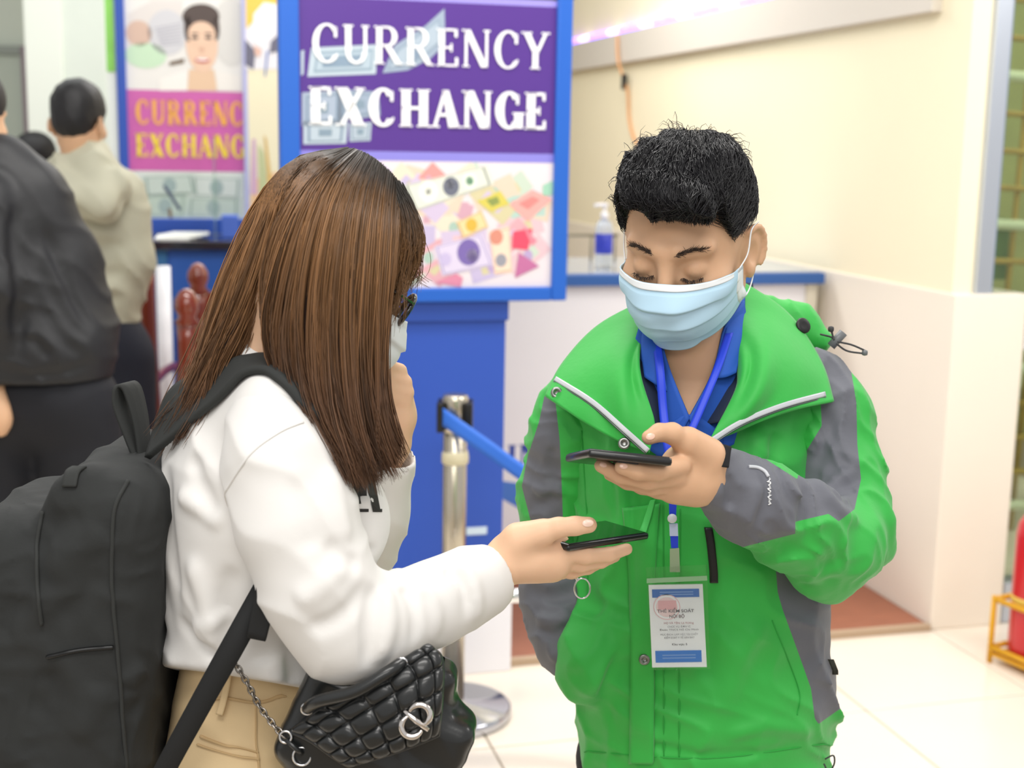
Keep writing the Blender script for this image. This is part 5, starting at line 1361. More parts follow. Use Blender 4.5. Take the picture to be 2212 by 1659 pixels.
# right hand under the offered phone
S.chain(pts([(1060, 1238, 1.492), (1100, 1205, 1.50), (1150, 1195, 1.508), (1192, 1198, 1.512)]), [.0225, .024, .027, .026], .012, sq=((0, .5, .85), 1.12))
S.chain(pts([(1130, 1215, 1.51), (1190, 1222, 1.515)]), [.021, .018], .012)
S.chain(pts([(1120, 1165, 1.49), (1172, 1150, 1.485)]), [.020, .0155], .012)
hand_chain(S, [(1165, 1152, 1.485), (1205, 1140, 1.482), (1243, 1136, 1.482), (1272, 1134, 1.484)], [.0145, .0118, .0108, .0095])
hand_chain(S, [(1205, 1192, 1.50), (1265, 1201, 1.512), (1315, 1198, 1.53), (1354, 1186, 1.545)], [.0115, .0098, .0088, .0072])
hand_chain(S, [(1200, 1212, 1.51), (1255, 1219, 1.522), (1298, 1212, 1.54), (1328, 1202, 1.555)], [.0115, .0095, .0085, .0072])
hand_chain(S, [(1190, 1228, 1.52), (1235, 1234, 1.535), (1270, 1226, 1.55), (1296, 1216, 1.565)], [.0110, .009, .008, .007])
hand_chain(S, [(1180, 1232, 1.53), (1215, 1236, 1.55), (1240, 1226, 1.57), (1256, 1200, 1.585), (1264, 1168, 1.592), (1266, 1156, 1.592)], [.010, .008, .0072, .007, .0068, .006])
S.ell(P(1274, 1130, 1.476), (.0065, .003, .0042), .002)
# left hand at the chin
S.chain(pts([(848, 960, 1.61), (852, 900, 1.605), (848, 850, 1.60)]), [.021, .025, .025], .012)
for y, x in ((802, 862), (826, 873), (848, 877), (868, 872)):
    hand_chain(S, [(846, y + 18, 1.60), (x, y, 1.592), (840, y - 12, 1.575)], [.010, .0092, .008])
hand_chain(S, [(838, 880, 1.585), (832, 830, 1.575), (834, 785, 1.572)], [.012, .010, .008])
wx0 = P(550, 1400, 1.53)[0]
for s in (-1, 1):
    S.chain([np.array([wx0, 1.53 + s * .08, .80]), np.array([wx0 + .0, 1.53 + s * .085, .45]), np.array([wx0 - .01, 1.53 + s * .09, .1])], [.07, .05, .035], .02)
    S.cone([wx0 - .02, 1.53 + s * .09, .05], [wx0 + .12, 1.53 + s * .1, .035], .03, .024, .02)
WB = S
V, F = S.mesh(1); obj_np('body', V, F, m_skin_w, wom)
nails(WB, [(1270, 1130, 12, 8, -.05)], 1.44, 1.56, mat('nail_pale', 'f6d6c4', .25, coat=.3), wom)
G = mask_grid(41, 40, WB, WC, WR, .95)
wm = obj_np('face_mask', *grid_vf(G, .0012), m_maskw, wom)
# eyeglasses
m_gl = mat('glasses_black', '0d0d10', .2, coat=.6)
gl = None
def wl(x, y, z): return WT(x, y, z)
for s in (1, -1):
    th = np.linspace(0, 2 * math.pi, 28)
    ring = [wl(s * .034 + .025 * np.cos(t) * (1 if abs(np.cos(t)) < .8 else .98), -.102 + .012 * abs(s * .034 + .025 * np.cos(t)) / .06, -.004 + .021 * np.sin(t)) for t in th]
    o = obj_join('eyeglasses', [tube_vf(ring, .0032, 7, caps=False)], m_gl, wom) if gl is None else obj_join('rim', [tube_vf(ring, .0032, 7, caps=False)], m_gl, gl)
    if gl is None: gl = o
    lens_c = np.mean(ring, 0); n = len(ring); obj_join('lens', [(ring + [lens_c], [(i, (i + 1) % n, n) for i in range(n)])], mat('lens_dark', '20222a', .05, alpha=.55), gl)
    obj_join('temple', [tube_vf([wl(s * .060, -.090, .006), wl(s * .076, -.04, .004), wl(s * .078, .02, -.004)], .0022, 6)], m_gl, gl)
obj_join('bridge', [tube_vf([wl(-.010, -.103, .004), wl(0, -.106, .006), wl(.010, -.103, .004)], .002, 6)], m_gl, gl)

# ---------------------------------------------------------------- white top
S = Field(np.arange(-.44, -.09, .0034), np.arange(1.34, 1.73, .0034), np.arange(.76, 1.42, .0034))
sqy = ((0, 1, 0), 1.22)
ST = [((585, 900, 1.525), .075), ((582, 980, 1.525), .108), ((590, 1090, 1.525), .118), ((580, 1200, 1.525), .110), ((572, 1330, 1.525), .106), ((560, 1460, 1.525), .112), ((555, 1520, 1.525), .116)]
for i in range(len(ST) - 1): S.cone(P(*ST[i][0]), P(*ST[i + 1][0]), ST[i][1], ST[i + 1][1], .03, sq=sqy)
S.chain(pts([(600, 905, 1.42), (575, 880, 1.52), (600, 905, 1.63)]), [.052, .06, .052], .035)
for Y in (1.465, 1.60): S.ell(P(742, 1130, Y), (.052, .055, .055), .04)
# stand collar
S.cone(P(583, 850, 1.52), P(576, 718, 1.511), .066, .053, .03); S.cone(P(574, 760, 1.513), P(578, 660, 1.509), .049, .048, .006, 'cut')
for pth_, r_, d_ in (([(430, 985, 1.43), (470, 1050, 1.415), (500, 1120, 1.41)], .012, -.010), ([(405, 1060, 1.43), (455, 1095, 1.405), (510, 1130, 1.40)], .012, .010),
                     ([(395, 1000, 1.46), (400, 1150, 1.44), (420, 1330, 1.43)], .014, -.008), ([(375, 1050, 1.48), (380, 1200, 1.47), (400, 1400, 1.45)], .012, .008),
                     ([(440, 1180, 1.415), (470, 1280, 1.41), (480, 1400, 1.405)], .016, .009), ([(520, 1200, 1.395), (500, 1300, 1.40), (520, 1420, 1.395)], .014, -.009),
                     ([(410, 1320, 1.44), (450, 1380, 1.41), (490, 1420, 1.40)], .010, -.007), ([(450, 1380, 1.41), (470, 1340, 1.41), (500, 1300, 1.40)], .010, .008),
                     ([(640, 1380, 1.385), (650, 1440, 1.385), (655, 1500, 1.385)], .014, -.007), ([(580, 1420, 1.385), (590, 1460, 1.385), (585, 1500, 1.385)], .016, .016),
                     ([(745, 1060, 1.42), (780, 1080, 1.42), (820, 1075, 1.44)], .010, .005), ([(735, 1170, 1.42), (770, 1185, 1.42), (810, 1180, 1.44)], .010, -.005)):
    S.fold(pts(pth_), r_, d_)
S.wrinkle(.006, .08, (.9, .3, .35), 41, .5, 1.5)
h1, h2, h3 = P(385, 1447, 1.50), P(560, 1468, 1.39), P(720, 1494, 1.405)
nh = np.cross(h2 - h1, h3 - h1); nh = nh if nh[2] < 0 else -nh
S.plane(h2, nh, .006)
SF = S
V, F = S.mesh(1)
tee = obj_np('top', V, F, m_tee, wom)
# near sleeve
pth = pts([(592, 915, 1.415), (610, 1000, 1.395), (642, 1130, 1.375), (690, 1270, 1.362), (742, 1362, 1.362), (820, 1348, 1.385), (930, 1305, 1.435), (1010, 1268, 1.47), (1062, 1243, 1.492)])
S = Field(np.arange(-.36, .01, .0030), np.arange(1.27, 1.56, .0030), np.arange(.86, 1.31, .0030))
S.chain(pth, [.050, .058, .060, .057, .050, .047, .042, .038, .0365], .03)
for pth_, r_, d_ in (([(760, 1200, 1.33), (690, 1270, 1.305), (640, 1300, 1.31)], .014, .007), ([(790, 1250, 1.34), (730, 1330, 1.31), (660, 1350, 1.31)], .012, -.008),
                     ([(800, 1260, 1.345), (790, 1340, 1.325), (780, 1430, 1.33)], .012, -.011), ([(825, 1260, 1.35), (830, 1340, 1.34), (800, 1430, 1.33)], .012, .009),
                     ([(870, 1260, 1.37), (880, 1310, 1.365), (860, 1390, 1.36)], .010, -.006), ([(960, 1215, 1.41), (985, 1255, 1.42), (980, 1330, 1.42)], .011, -.008),
                     ([(990, 1200, 1.42), (1010, 1250, 1.43), (1005, 1330, 1.435)], .010, .008), ([(700, 1000, 1.36), (730, 1100, 1.34), (760, 1180, 1.33)], .014, .006),
                     ([(640, 1010, 1.34), (660, 1120, 1.32), (680, 1200, 1.31)], .016, -.005), ([(700, 1160, 1.32), (740, 1210, 1.32), (780, 1220, 1.335)], .012, -.006), ([(900, 1250, 1.38), (930, 1290, 1.385), (920, 1370, 1.39)], .010, .006)):
    S.fold(pts(pth_), r_, d_)
S.wrinkle(.004, .06, (.6, .3, .7), 51, .5, 1.5)
axw = pth[-1] - pth[-2]; axw /= np.linalg.norm(axw)
S.plane(pth[-1] + axw * .004, axw, .003)
S.cone(pth[-1] - axw * .03, pth[-1] + axw * .03, .031, .031, .003, 'cut')
S.cone(pth[0] + [-.02, .07, .01], pth[0] + [-.02, .09, -.08], .02, .02, .01, 'cut')
WSL = S
V, F = S.mesh(1); obj_np('sleeve', V, F, m_tee, tee)
sm = WSL.push(cr(pts([(662, 905, 1.36), (610, 930, 1.35), (545, 1000, 1.35), (505, 1075, 1.37), (492, 1120, 1.39)]), 30), .0005, 12, True)
obj_join('armhole_seam', [tube_vf(sm, .0013, 6)], m_tee, tee)
# far sleeve
pth = pts([(610, 930, 1.63), (700, 1100, 1.665), (765, 1180, 1.665), (800, 1110, 1.645), (842, 985, 1.615)])
S = Field(np.arange(-.36, -.06, .0036), np.arange(1.52, 1.74, .0036), np.arange(.98, 1.30, .0036))
S.chain(pth, [.045, .05, .05, .044, .034], .03); axw = pth[-1] - pth[-2]; axw /= np.linalg.norm(axw)
S.wrinkle(.003, .05, (.6, .3, .7), 52); S.plane(pth[-1] + axw * .006, axw, .003); S.cone(pth[-1] - axw * .03, pth[-1] + axw * .04, .028, .029, .003, 'cut')
V, F = S.mesh(1); obj_np('sleeve', V, F, m_tee, tee)
# printed letter on the chest
gq, _ = glyph('R', 1.35); PV = []; PF = []
for q in gq:
    n = len(PV); q = np.array(q); c = [q[0] + (q[3] - q[0]) * t for t in (0, .25, .5, .75, 1)], [q[1] + (q[2] - q[1]) * t for t in (0, .25, .5, .75, 1)]
    for k in range(5): PV += [c[0][k], c[1][k]]
    PF += [(n + 2 * k, n + 2 * k + 1, n + 2 * k + 3, n + 2 * k + 2) for k in range(4)]
PW = SF.cast([(768 + x * 74, 1106 - y * 150) for x, y in PV], .0010, 1.36, 1.62)
obj_join('printed_letter', [(PW, PF)], mat('print_black', '201d1c', .7), tee, smooth=False)

# ---------------------------------------------------------------- trousers and shoes
S = Field(np.arange(-.45, -.10, .005), np.arange(1.33, 1.73, .005), np.arange(.04, 1.08, .005))
S.chain(pts([(552, 1350, 1.53), (548, 1520, 1.53), (545, 1600, 1.53), (545, 1700, 1.53)]), [.083, .088, .094, .10], .02, sq=((0, 1, 0), 1.35))
for s in (-1, 1): S.chain([P(545, 1680, 1.53) + [0, s * .075, 0], np.array([wx0, 1.53 + s * .085, .45]), np.array([wx0 - .01, 1.53 + s * .09, .07])], [.098, .082, .078], .03)
S.wrinkle(.004, .07, (.2, .3, 1), 61)
S.plane((0, 0, P(550, 1370, 1.42)[2]), (0, 0, 1), .004)
TF = S
V, F = S.mesh(1); trs = obj_np('trousers', V, F, m_beige, wom)
def on_tr(pix, w, off, th, name, m):
    pa = cr(np.array(pix, float), 36); tt = np.gradient(pa, axis=0); nn = np.stack([-tt[:, 1], tt[:, 0]], 1); nn /= np.linalg.norm(nn, axis=1)[:, None]
    G = np.stack([TF.push(pts([(x, y, 1.40) for x, y in pa + nn * t]), off, 14, True) for t in np.linspace(-w, w, 5)], 1)
    return obj_np(name, *grid_vf(G, th), m, trs)
m_beige2 = mat('trousers_stitch', 'c4a679', .85)
on_tr([(392, 1520), (470, 1514), (560, 1526), (680, 1530)], 2.2, .001, .002, 'waistband_seam', m_beige2)
on_tr([(488, 1440), (480, 1490), (468, 1545)], 9, .004, .003, 'belt_loop', m_beige)
on_tr([(410, 1592), (470, 1606), (560, 1625)], 2.0, .001, .002, 'pocket_seam', m_beige2); on_tr([(405, 1606), (470, 1622), (560, 1640)], 1.6, .001, .002, 'pocket_seam', m_beige2)
on_tr([(560, 1530), (558, 1600), (556, 1680)], 2.0, .001, .002, 'side_seam', m_beige2)
for s in (-1, 1):
    S = Field(np.arange(wx0 - .12, wx0 + .2, .005), np.arange(1.53 + s * .09 - .07, 1.53 + s * .09 + .08, .005), np.arange(-.005, .12, .005))
    S.chain([np.array([wx0 - .05, 1.53 + s * .09, .045]), np.array([wx0 + .04, 1.53 + s * .093, .042]), np.array([wx0 + .13, 1.53 + s * .1, .03])], [.043, .04, .032], .02); S.plane((0, 0, .001), (0, 0, -1), .003)
    obj_np('shoe', *S.mesh(1), mat('shoe_white', 'e8e6e2', .5), wom)

# ---------------------------------------------------------------- long hair: guide curves from crown to tips, back -> front
NG = [
 [(742, 320, 1.505), (640, 342, 1.535), (556, 430, 1.545), (492, 565, 1.53), (446, 690, 1.51), (405, 805, 1.485), (362, 905, 1.47), (330, 965, 1.465)],
 [(748, 320, 1.50), (655, 352, 1.495), (578, 446, 1.475), (520, 575, 1.46), (478, 700, 1.455), (440, 800, 1.45), (405, 880, 1.445), (375, 940, 1.45)],
 [(754, 320, 1.495), (664, 360, 1.475), (590, 456, 1.45), (548, 590, 1.435), (510, 690, 1.435), (460, 775, 1.438), (440, 860, 1.435), (392, 930, 1.445)],
]
NG2 = [
 [(756, 321, 1.495), (672, 366, 1.465), (600, 464, 1.435), (560, 595, 1.42), (570, 690, 1.418), (610, 768, 1.415), (655, 848, 1.40), (692, 920, 1.39)],
 [(764, 322, 1.49), (692, 378, 1.445), (636, 480, 1.412), (598, 610, 1.405), (584, 720, 1.405), (606, 820, 1.405), (668, 925, 1.385), (722, 1005, 1.375)],
 [(774, 325, 1.485), (716, 390, 1.430), (674, 500, 1.398), (648, 640, 1.39), (644, 760, 1.39), (664, 870, 1.38), (716, 965, 1.37), (756, 1040, 1.368)],
 [(788, 330, 1.48), (744, 402, 1.425), (714, 520, 1.392), (698, 660, 1.385), (700, 790, 1.38), (718, 890, 1.372), (756, 980, 1.37), (784, 1052, 1.37)],
 [(806, 340, 1.48), (776, 416, 1.428), (756, 540, 1.398), (746, 680, 1.39), (748, 800, 1.385), (762, 900, 1.378), (790, 985, 1.378), (806, 1040, 1.38)],
 [(826, 355, 1.485), (808, 432, 1.438), (796, 555, 1.412), (788, 690, 1.405), (788, 810, 1.40), (798, 905, 1.395), (820, 980, 1.395), (836, 1024, 1.40)],
 [(848, 376, 1.495), (840, 450, 1.455), (832, 565, 1.432), (822, 690, 1.425), (818, 810, 1.42), (828, 905, 1.415), (850, 970, 1.418), (868, 1002, 1.425)],
 [(866, 398, 1.505), (868, 468, 1.480), (860, 560, 1.460), (844, 680, 1.452), (834, 800, 1.445), (842, 890, 1.44), (858, 950, 1.445), (876, 985, 1.45)],
]
# far side of the head, hidden from here, so that the hair closes around
FG = [
 [(880, 430, 1.53), (890, 480, 1.56), (876, 560, 1.58), (850, 680, 1.585), (832, 780, 1.585), (828, 850, 1.58), (826, 890, 1.58), (826, 920, 1.58)],
 [(820, 360, 1.53), (800, 420, 1.60), (770, 540, 1.61), (750, 680, 1.61), (740, 800, 1.60), (740, 880, 1.60), (745, 940, 1.60), (750, 980, 1.60)],
 [(770, 330, 1.53), (700, 380, 1.59), (640, 500, 1.60), (615, 600, 1.60), (605, 660, 1.59), (598, 700, 1.58), (594, 720, 1.57), (590, 740, 1.57)],
 [(744, 320, 1.515), (650, 350, 1.56), (575, 450, 1.57), (520, 560, 1.56), (490, 640, 1.545), (462, 720, 1.52), (435, 790, 1.50), (410, 840, 1.49)],
]
GU0 = np.stack([cr(pts(g), 26) for g in NG]); GU = np.stack([cr(pts(g), 26) for g in NG2]); FU = np.stack([cr(pts(g), 26) for g in FG])
def interp_guides(GU, s):
    k = len(GU); return np.stack([np.stack([cr(GU[:, j, :], 400)[np.clip((s * 399).astype(int), 0, 399)]], 0)[0] for j in range(GU.shape[1])], 1)
cen = np.stack([cr(pts([(735, 430, 1.51), (700, 600, 1.51), (650, 750, 1.51), (640, 900, 1.50), (700, 1040, 1.46)]), 26)[j] for j in range(26)])
shell_n = patch([g for g in GU], 60, 26)[:, ::1] if False else np.stack([cr(GU[:, j], 60) for j in range(26)], 1)
def inset(G, d): v = cen[None, :G.shape[1]] - G; return G + v / (np.linalg.norm(v, axis=2)[..., None] + 1e-6) * d
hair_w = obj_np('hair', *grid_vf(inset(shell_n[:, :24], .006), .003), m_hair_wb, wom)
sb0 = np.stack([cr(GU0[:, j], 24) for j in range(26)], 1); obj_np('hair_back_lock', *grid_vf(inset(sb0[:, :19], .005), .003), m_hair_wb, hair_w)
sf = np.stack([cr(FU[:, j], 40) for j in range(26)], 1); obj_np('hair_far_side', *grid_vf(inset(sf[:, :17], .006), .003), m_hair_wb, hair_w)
# scalp cap
S = Field(np.arange(WC[0] - .12, WC[0] + .12, .004), np.arange(WC[1] - .12, WC[1] + .12, .004), np.arange(WC[2] - .09, WC[2] + .16, .004))
S.ell(WT(0, .014, .036), (.073, .090, .079), .01, WR); S.ell(WT(0, -.09, -.03), (.07, .05, .085), .02, WR, 'cut')
obj_np('scalp_cap', *S.mesh(1), m_hair_wb, hair_w); CAPF = S
def make_strands(GU, n, seed, depth, clump):
    g = np.random.default_rng(seed); s = np.sort(g.random(n)); base = interp_guides(GU, s); K = base.shape[1]; t = np.linspace(0, 1, K)
    off = inset(base, 1.0) - base
    dd = (g.random(n) ** 1.5 * depth)[:, None, None] * off * np.minimum(1, .35 + t * 1.6)[None, :, None]
    nclump = 110; cid = (s * nclump + g.normal(size=n) * .35).astype(int) % nclump
    cph = g.uniform(0, 6.28, (nclump, 3)); camp = g.normal(size=(nclump, 3)) * .0045; clen = g.uniform(-.05, .035, nclump)
    wav = camp[cid][:, None, :] * np.sin(t[None, :, None] * 5 + cph[cid][:, None, :]) * (t ** 1.1)[None, :, None] * 2.0
    j = g.normal(size=(n, 1, 3)) * .0018 * (.3 + t)[None, :, None] + np.cumsum(g.normal(size=(n, K, 3)) * .00022, 1)
    Pt = base + dd + wav + j
    # tip length variation: resample each strand to its own end
    L_ = np.clip(1 + clen[cid] - g.random(n) ** 3 * .22, .55, 1.04)
    idx = np.clip(np.linspace(0, 1, 16)[None, :] * L_[:, None], 0, 1) * (K - 1); i0 = np.minimum(idx.astype(int), K - 2); fr = (idx - i0)[..., None]
    r = np.arange(n)[:, None]; Pt = Pt[r, i0] * (1 - fr) + Pt[r, i0 + 1] * fr
    tt = idx / (K - 1)
    Pt = CAPF.push(Pt, .003, 6) + 0; Pt = CAPF.push(Pt, .004 + .0, 2)
    shade = np.clip(.62 + g.normal(size=n) * .16 + (g.normal(size=nclump) * .12)[cid], .3, 1.15)
    return Pt, tt, shade
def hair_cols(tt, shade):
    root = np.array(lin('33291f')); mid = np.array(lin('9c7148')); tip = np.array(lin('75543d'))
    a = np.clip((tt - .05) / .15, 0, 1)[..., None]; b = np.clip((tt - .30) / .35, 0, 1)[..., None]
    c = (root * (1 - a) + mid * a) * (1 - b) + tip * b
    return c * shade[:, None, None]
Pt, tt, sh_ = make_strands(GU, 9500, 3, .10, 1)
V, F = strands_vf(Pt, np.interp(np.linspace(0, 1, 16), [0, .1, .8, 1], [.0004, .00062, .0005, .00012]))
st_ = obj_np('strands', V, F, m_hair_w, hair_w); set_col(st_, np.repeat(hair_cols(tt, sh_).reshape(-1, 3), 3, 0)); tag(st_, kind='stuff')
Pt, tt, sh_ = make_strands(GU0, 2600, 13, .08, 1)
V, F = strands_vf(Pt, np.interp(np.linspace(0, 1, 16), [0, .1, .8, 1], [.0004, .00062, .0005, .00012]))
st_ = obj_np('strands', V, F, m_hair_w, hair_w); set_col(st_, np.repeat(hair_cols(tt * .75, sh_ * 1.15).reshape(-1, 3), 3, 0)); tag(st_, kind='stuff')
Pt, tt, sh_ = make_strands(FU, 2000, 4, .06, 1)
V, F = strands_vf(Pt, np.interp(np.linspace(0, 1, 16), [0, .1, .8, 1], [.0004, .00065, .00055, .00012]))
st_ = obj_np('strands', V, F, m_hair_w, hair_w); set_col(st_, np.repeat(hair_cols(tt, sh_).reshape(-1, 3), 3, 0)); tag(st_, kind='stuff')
# wispy fringe over the forehead
WG = [[(868, 400, 1.52), (896, 460, 1.51), (912, 510, 1.51), (914, 545, 1.515), (902, 580, 1.52), (890, 606, 1.525)],
      [(860, 395, 1.50), (886, 450, 1.49), (902, 505, 1.485), (898, 545, 1.485), (880, 590, 1.49), (862, 625, 1.49)],
      [(850, 390, 1.49), (870, 450, 1.475), (880, 520, 1.465), (872, 575, 1.465), (858, 640, 1.46), (846, 700, 1.455)]]
WU = np.stack([cr(pts(g), 26) for g in WG]); Pt, tt, sh_ = make_strands(WU, 520, 5, .02, 1); Pt = Pt + np.random.default_rng(8).normal(size=(len(Pt), 1, 3)) * .0015
V, F = strands_vf(Pt, np.interp(np.linspace(0, 1, 16), [0, .1, .8, 1], [.0003, .0004, .0003, .0001]))
st_ = obj_np('fringe', V, F, m_hair_w, hair_w); set_col(st_, np.repeat(hair_cols(tt * .4, sh_ * .75).reshape(-1, 3), 3, 0)); tag(st_, kind='stuff')

# ---------------------------------------------------------------- offered phone
A = P(1224, 1180, 1.487); Lv = np.array([.098, .092, .0]) ; Wv = np.array([-.05, .053, .0])
Bp = P(1407, 1156, 1.487 + .092); Lv = Bp - A
c = A + Lv / 2 + Wv / 2 + [0, 0, -.002]
phone('smartphone', 'dark smartphone with a glossy screen on the open palm of the person in white', c, -Wv, Lv, np.linalg.norm(Wv), np.linalg.norm(Lv), .0085)

# ================================================================== backpack
m_pack = mat('backpack_black', '272929', .85, var=.12, vscale=30, bump=.3, bscale=260, bdist=.0008)
m_strap = mat('backpack_strap', '2e302f', .85, bump=.25, bscale=300, bdist=.0008)
bp = thing('backpack', 'large black backpack worn on the back of the person in white', 'backpack', P(150, 1400, 1.5))
S = Field(np.arange(-.64, -.28, .0036), np.arange(1.33, 1.70, .0036), np.arange(.62, 1.27, .0036))
ry = lambda a: np.array([[math.cos(a), 0, math.sin(a)], [0, 1, 0], [-math.sin(a), 0, math.cos(a)]])
S.rbox(P(268, 1380, 1.51), (.062, .140, .235), .050, .02, ry(math.radians(5)))
S.rbox(P(110, 1420, 1.51), (.095, .130, .20), .060, .04, ry(math.radians(9)))
S.rbox(P(40, 1500, 1.51), (.085, .125, .14), .055, .03, ry(math.radians(6)))
for pth_, r_, d_ in (([(40, 1100, 1.40), (130, 1060, 1.40), (250, 1010, 1.40)], .018, .008), ([(60, 1190, 1.385), (130, 1130, 1.385), (200, 1110, 1.385)], .014, -.008),
                     ([(100, 1250, 1.38), (180, 1180, 1.375), (230, 1130, 1.375)], .02, .007), ([(120, 1350, 1.375), (180, 1290, 1.37), (230, 1230, 1.37)], .014, -.005),
                     ([(20, 1380, 1.38), (80, 1330, 1.375), (120, 1260, 1.375)], .018, .007), ([(60, 1560, 1.37), (110, 1500, 1.37), (90, 1440, 1.37)], .02, -.008),
                     ([(150, 1600, 1.37), (200, 1540, 1.37), (215, 1470, 1.37)], .018, .008), ([(280, 1500, 1.37), (320, 1470, 1.37), (360, 1450, 1.38)], .014, .006), ([(290, 1570, 1.37), (330, 1550, 1.37), (370, 1540, 1.38)], .012, -.006)):
    S.fold(pts(pth_), r_, d_)
S.wrinkle(.005, .09, (.6, .2, .8), 71, .6, 1.5); S.wrinkle(.0025, .035, (.8, .2, .5), 72, .6, 1.5)
BPF = S
V, F = S.mesh(1); obj_np('body', V, F, m_pack, bp)
def on_pack(pix, off=.0015, Y=1.36, n=40):
    p = BPF.cast(cr(np.array(pix, float), n), off, 1.30, 1.60); p[:, 1] = np.convolve(np.pad(p[:, 1], 2, 'edge'), np.ones(5) / 5, 'valid'); return p
for pix in ([(278, 1036), (250, 1090), (243, 1150), (242, 1270), (255, 1420), (275, 1680)], [(92, 1105), (80, 1180), (82, 1280), (90, 1350)]):
    obj_join('piping', [tube_vf(on_pack(pix), .0022, 7)], m_strap, bp)
obj_join('pocket_zip', [tube_vf(on_pack([(102, 1420), (170, 1405), (245, 1398)], .001), .0026, 6)], mat('zip_black', '0e0f10', .4), bp)
# webbing patch on the lid
G = np.stack([on_pack([(x - 4, 1052), (x + 4, 1020), (x + 20, 1008)], .003, 1.40, 14) for x in np.linspace(138, 168, 6)], 1)
obj_np('lid_webbing', *grid_vf(G, .003), m_strap, bp)
# haul loop
lp = cr(pts([(306, 1000, 1.485), (284, 940, 1.485), (262, 872, 1.485), (266, 833, 1.485), (284, 838, 1.487), (300, 890, 1.487), (308, 940, 1.487), (312, 1000, 1.487)]), 40)
sd = np.array([.35, .93, 0]); obj_np('haul_loop', *ribbon_vf(lp, np.interp(np.linspace(0, 1, 40), [0, .4, .6, 1], [.010, .015, .015, .010]), sd, .004), m_strap, bp)
# shoulder strap
T1 = [(338, 925, 1.475), (372, 842, 1.475), (440, 806, 1.475), (520, 790, 1.47), (590, 812, 1.455), (645, 862, 1.435), (692, 935, 1.42), (705, 1010, 1.415), (715, 1100, 1.42)]
T2 = [(318, 990, 1.455), (395, 928, 1.435), (460, 874, 1.42), (535, 842, 1.415), (582, 846, 1.41), (620, 872, 1.40), (668, 935, 1.39), (685, 1010, 1.39), (690, 1100, 1.395)]
G = np.stack([cr(pts(T1), 60), cr((pts(T1) * 2 + pts(T2)) / 3, 60), cr((pts(T1) + pts(T2) * 2) / 3, 60), cr(pts(T2), 60)], 1); G = np.stack([cr(g, 14) for g in G])
def relax2(G, n):
    for _ in range(n): G[1:-1, 1:-1] = .4 * G[1:-1, 1:-1] + .15 * (G[:-2, 1:-1] + G[2:, 1:-1] + G[1:-1, :-2] + G[1:-1, 2:])
    return G
G = relax2(WSL.push(SF.push(relax2(SF.push(G, .007, 6), 4), .006, 5), .006, 4), 2)
obj_np('shoulder_strap', *grid_vf(G, .008), m_strap, bp)
# far shoulder strap glimpsed behind the hair
G2 = np.stack([cr(pts([(330, 950, 1.56), (400, 850, 1.57), (480, 800, 1.57), (560, 830, 1.60)]), 24), cr(pts([(345, 975, 1.60), (420, 880, 1.62), (490, 830, 1.62), (560, 860, 1.64)]), 24)], 1)
obj_np('shoulder_strap', *grid_vf(SF.push(G2, .006, 6), .006), m_strap, bp)
# lower webbing strap
E1_ = pts([(560, 1240, 1.375), (490, 1366, 1.345), (410, 1512, 1.34), (331, 1660, 1.345), (290, 1740, 1.36)]); E2_ = pts([(600, 1262, 1.375), (540, 1382, 1.345), (462, 1520, 1.34), (384, 1660, 1.345), (345, 1740, 1.36)])
G = np.stack([cr(E1_, 30), cr((E1_ + E2_) / 2, 30), cr(E2_, 30)], 1); obj_np('lower_strap', *grid_vf(G, .003), mat('webbing_black', '151617', .8, bump=.3, bscale=400, bdist=.0005), bp)
q = pts([(558, 1246, 1.340), (596, 1300, 1.340), (574, 1384, 1.338), (534, 1376, 1.338)])
G = coons([q[0], q[1]], [q[3], q[2]], [q[0], q[3]], [q[1], q[2]], 8, 8); obj_np('strap_padding', *grid_vf(G, .006), MATS['webbing_black'], bp)

# ================================================================== handbag
m_bag = mat('bag_leather_black', '1d1f20', .33, coat=.25, bump=.25, bscale=160, bdist=.0006, var=.1, vscale=40)
hb = thing('handbag', 'black quilted handbag with a twisted silver clasp hanging at the hip', 'handbag', P(800, 1560, 1.34))
S = Field(np.arange(-.25, -.02, .0028), np.arange(1.285, 1.46, .0028), np.arange(.74, 1.0, .0028))
rb = ry(math.radians(24))
S.rbox(P(812, 1590, 1.375), (.098, .034, .062), .018, .01, rb)
S.rbox(P(850, 1500, 1.385), (.060, .030, .055), .018, .02, ry(math.radians(20)))
S.cone(P(955, 1500, 1.385), P(995, 1550, 1.385), .012, .005, .02); S.cone(P(990, 1552, 1.385), P(930, 1640, 1.38), .006, .012, .02)
S.rbox(P(800, 1680, 1.375), (.085, .034, .05), .02, .02, rb)
S.wrinkle(.002, .04, (.5, .3, .8), 81)
HBF = S
V, F = S.mesh(1); obj_np('body', V, F, m_bag, hb)
nu, nv = 97, 73
FA = [(626, 1578, 1.345), (690, 1532, 1.335), (790, 1470, 1.33), (880, 1418, 1.335), (925, 1396, 1.35)]; FD = [(752, 1652, 1.325), (830, 1630, 1.318), (900, 1605, 1.318), (946, 1586, 1.325)]
G = coons(pts(FA), pts(FD), pts([FA[0], (672, 1598, 1.332), (720, 1632, 1.325), FD[0]]), pts([FA[-1], (953, 1422, 1.34), (953, 1500, 1.327), FD[-1]]), nu, nv)
u = np.linspace(0, 1, nu)[:, None]; v = np.linspace(0, 1, nv)[None, :]
qx = np.abs(np.sin(np.pi * (u * 7 + .12 * v))); qy = np.abs(np.sin(np.pi * (v * 5)))
h = .0062 * (1 - np.exp(-4.2 * qx * qy)) * np.minimum(1, np.minimum(np.minimum(u, 1 - u) * 30, np.minimum(v, 1 - v) * 30)) + .008 * (4 * u * (1 - u)) ** .5 * (4 * v * (1 - v)) ** .5
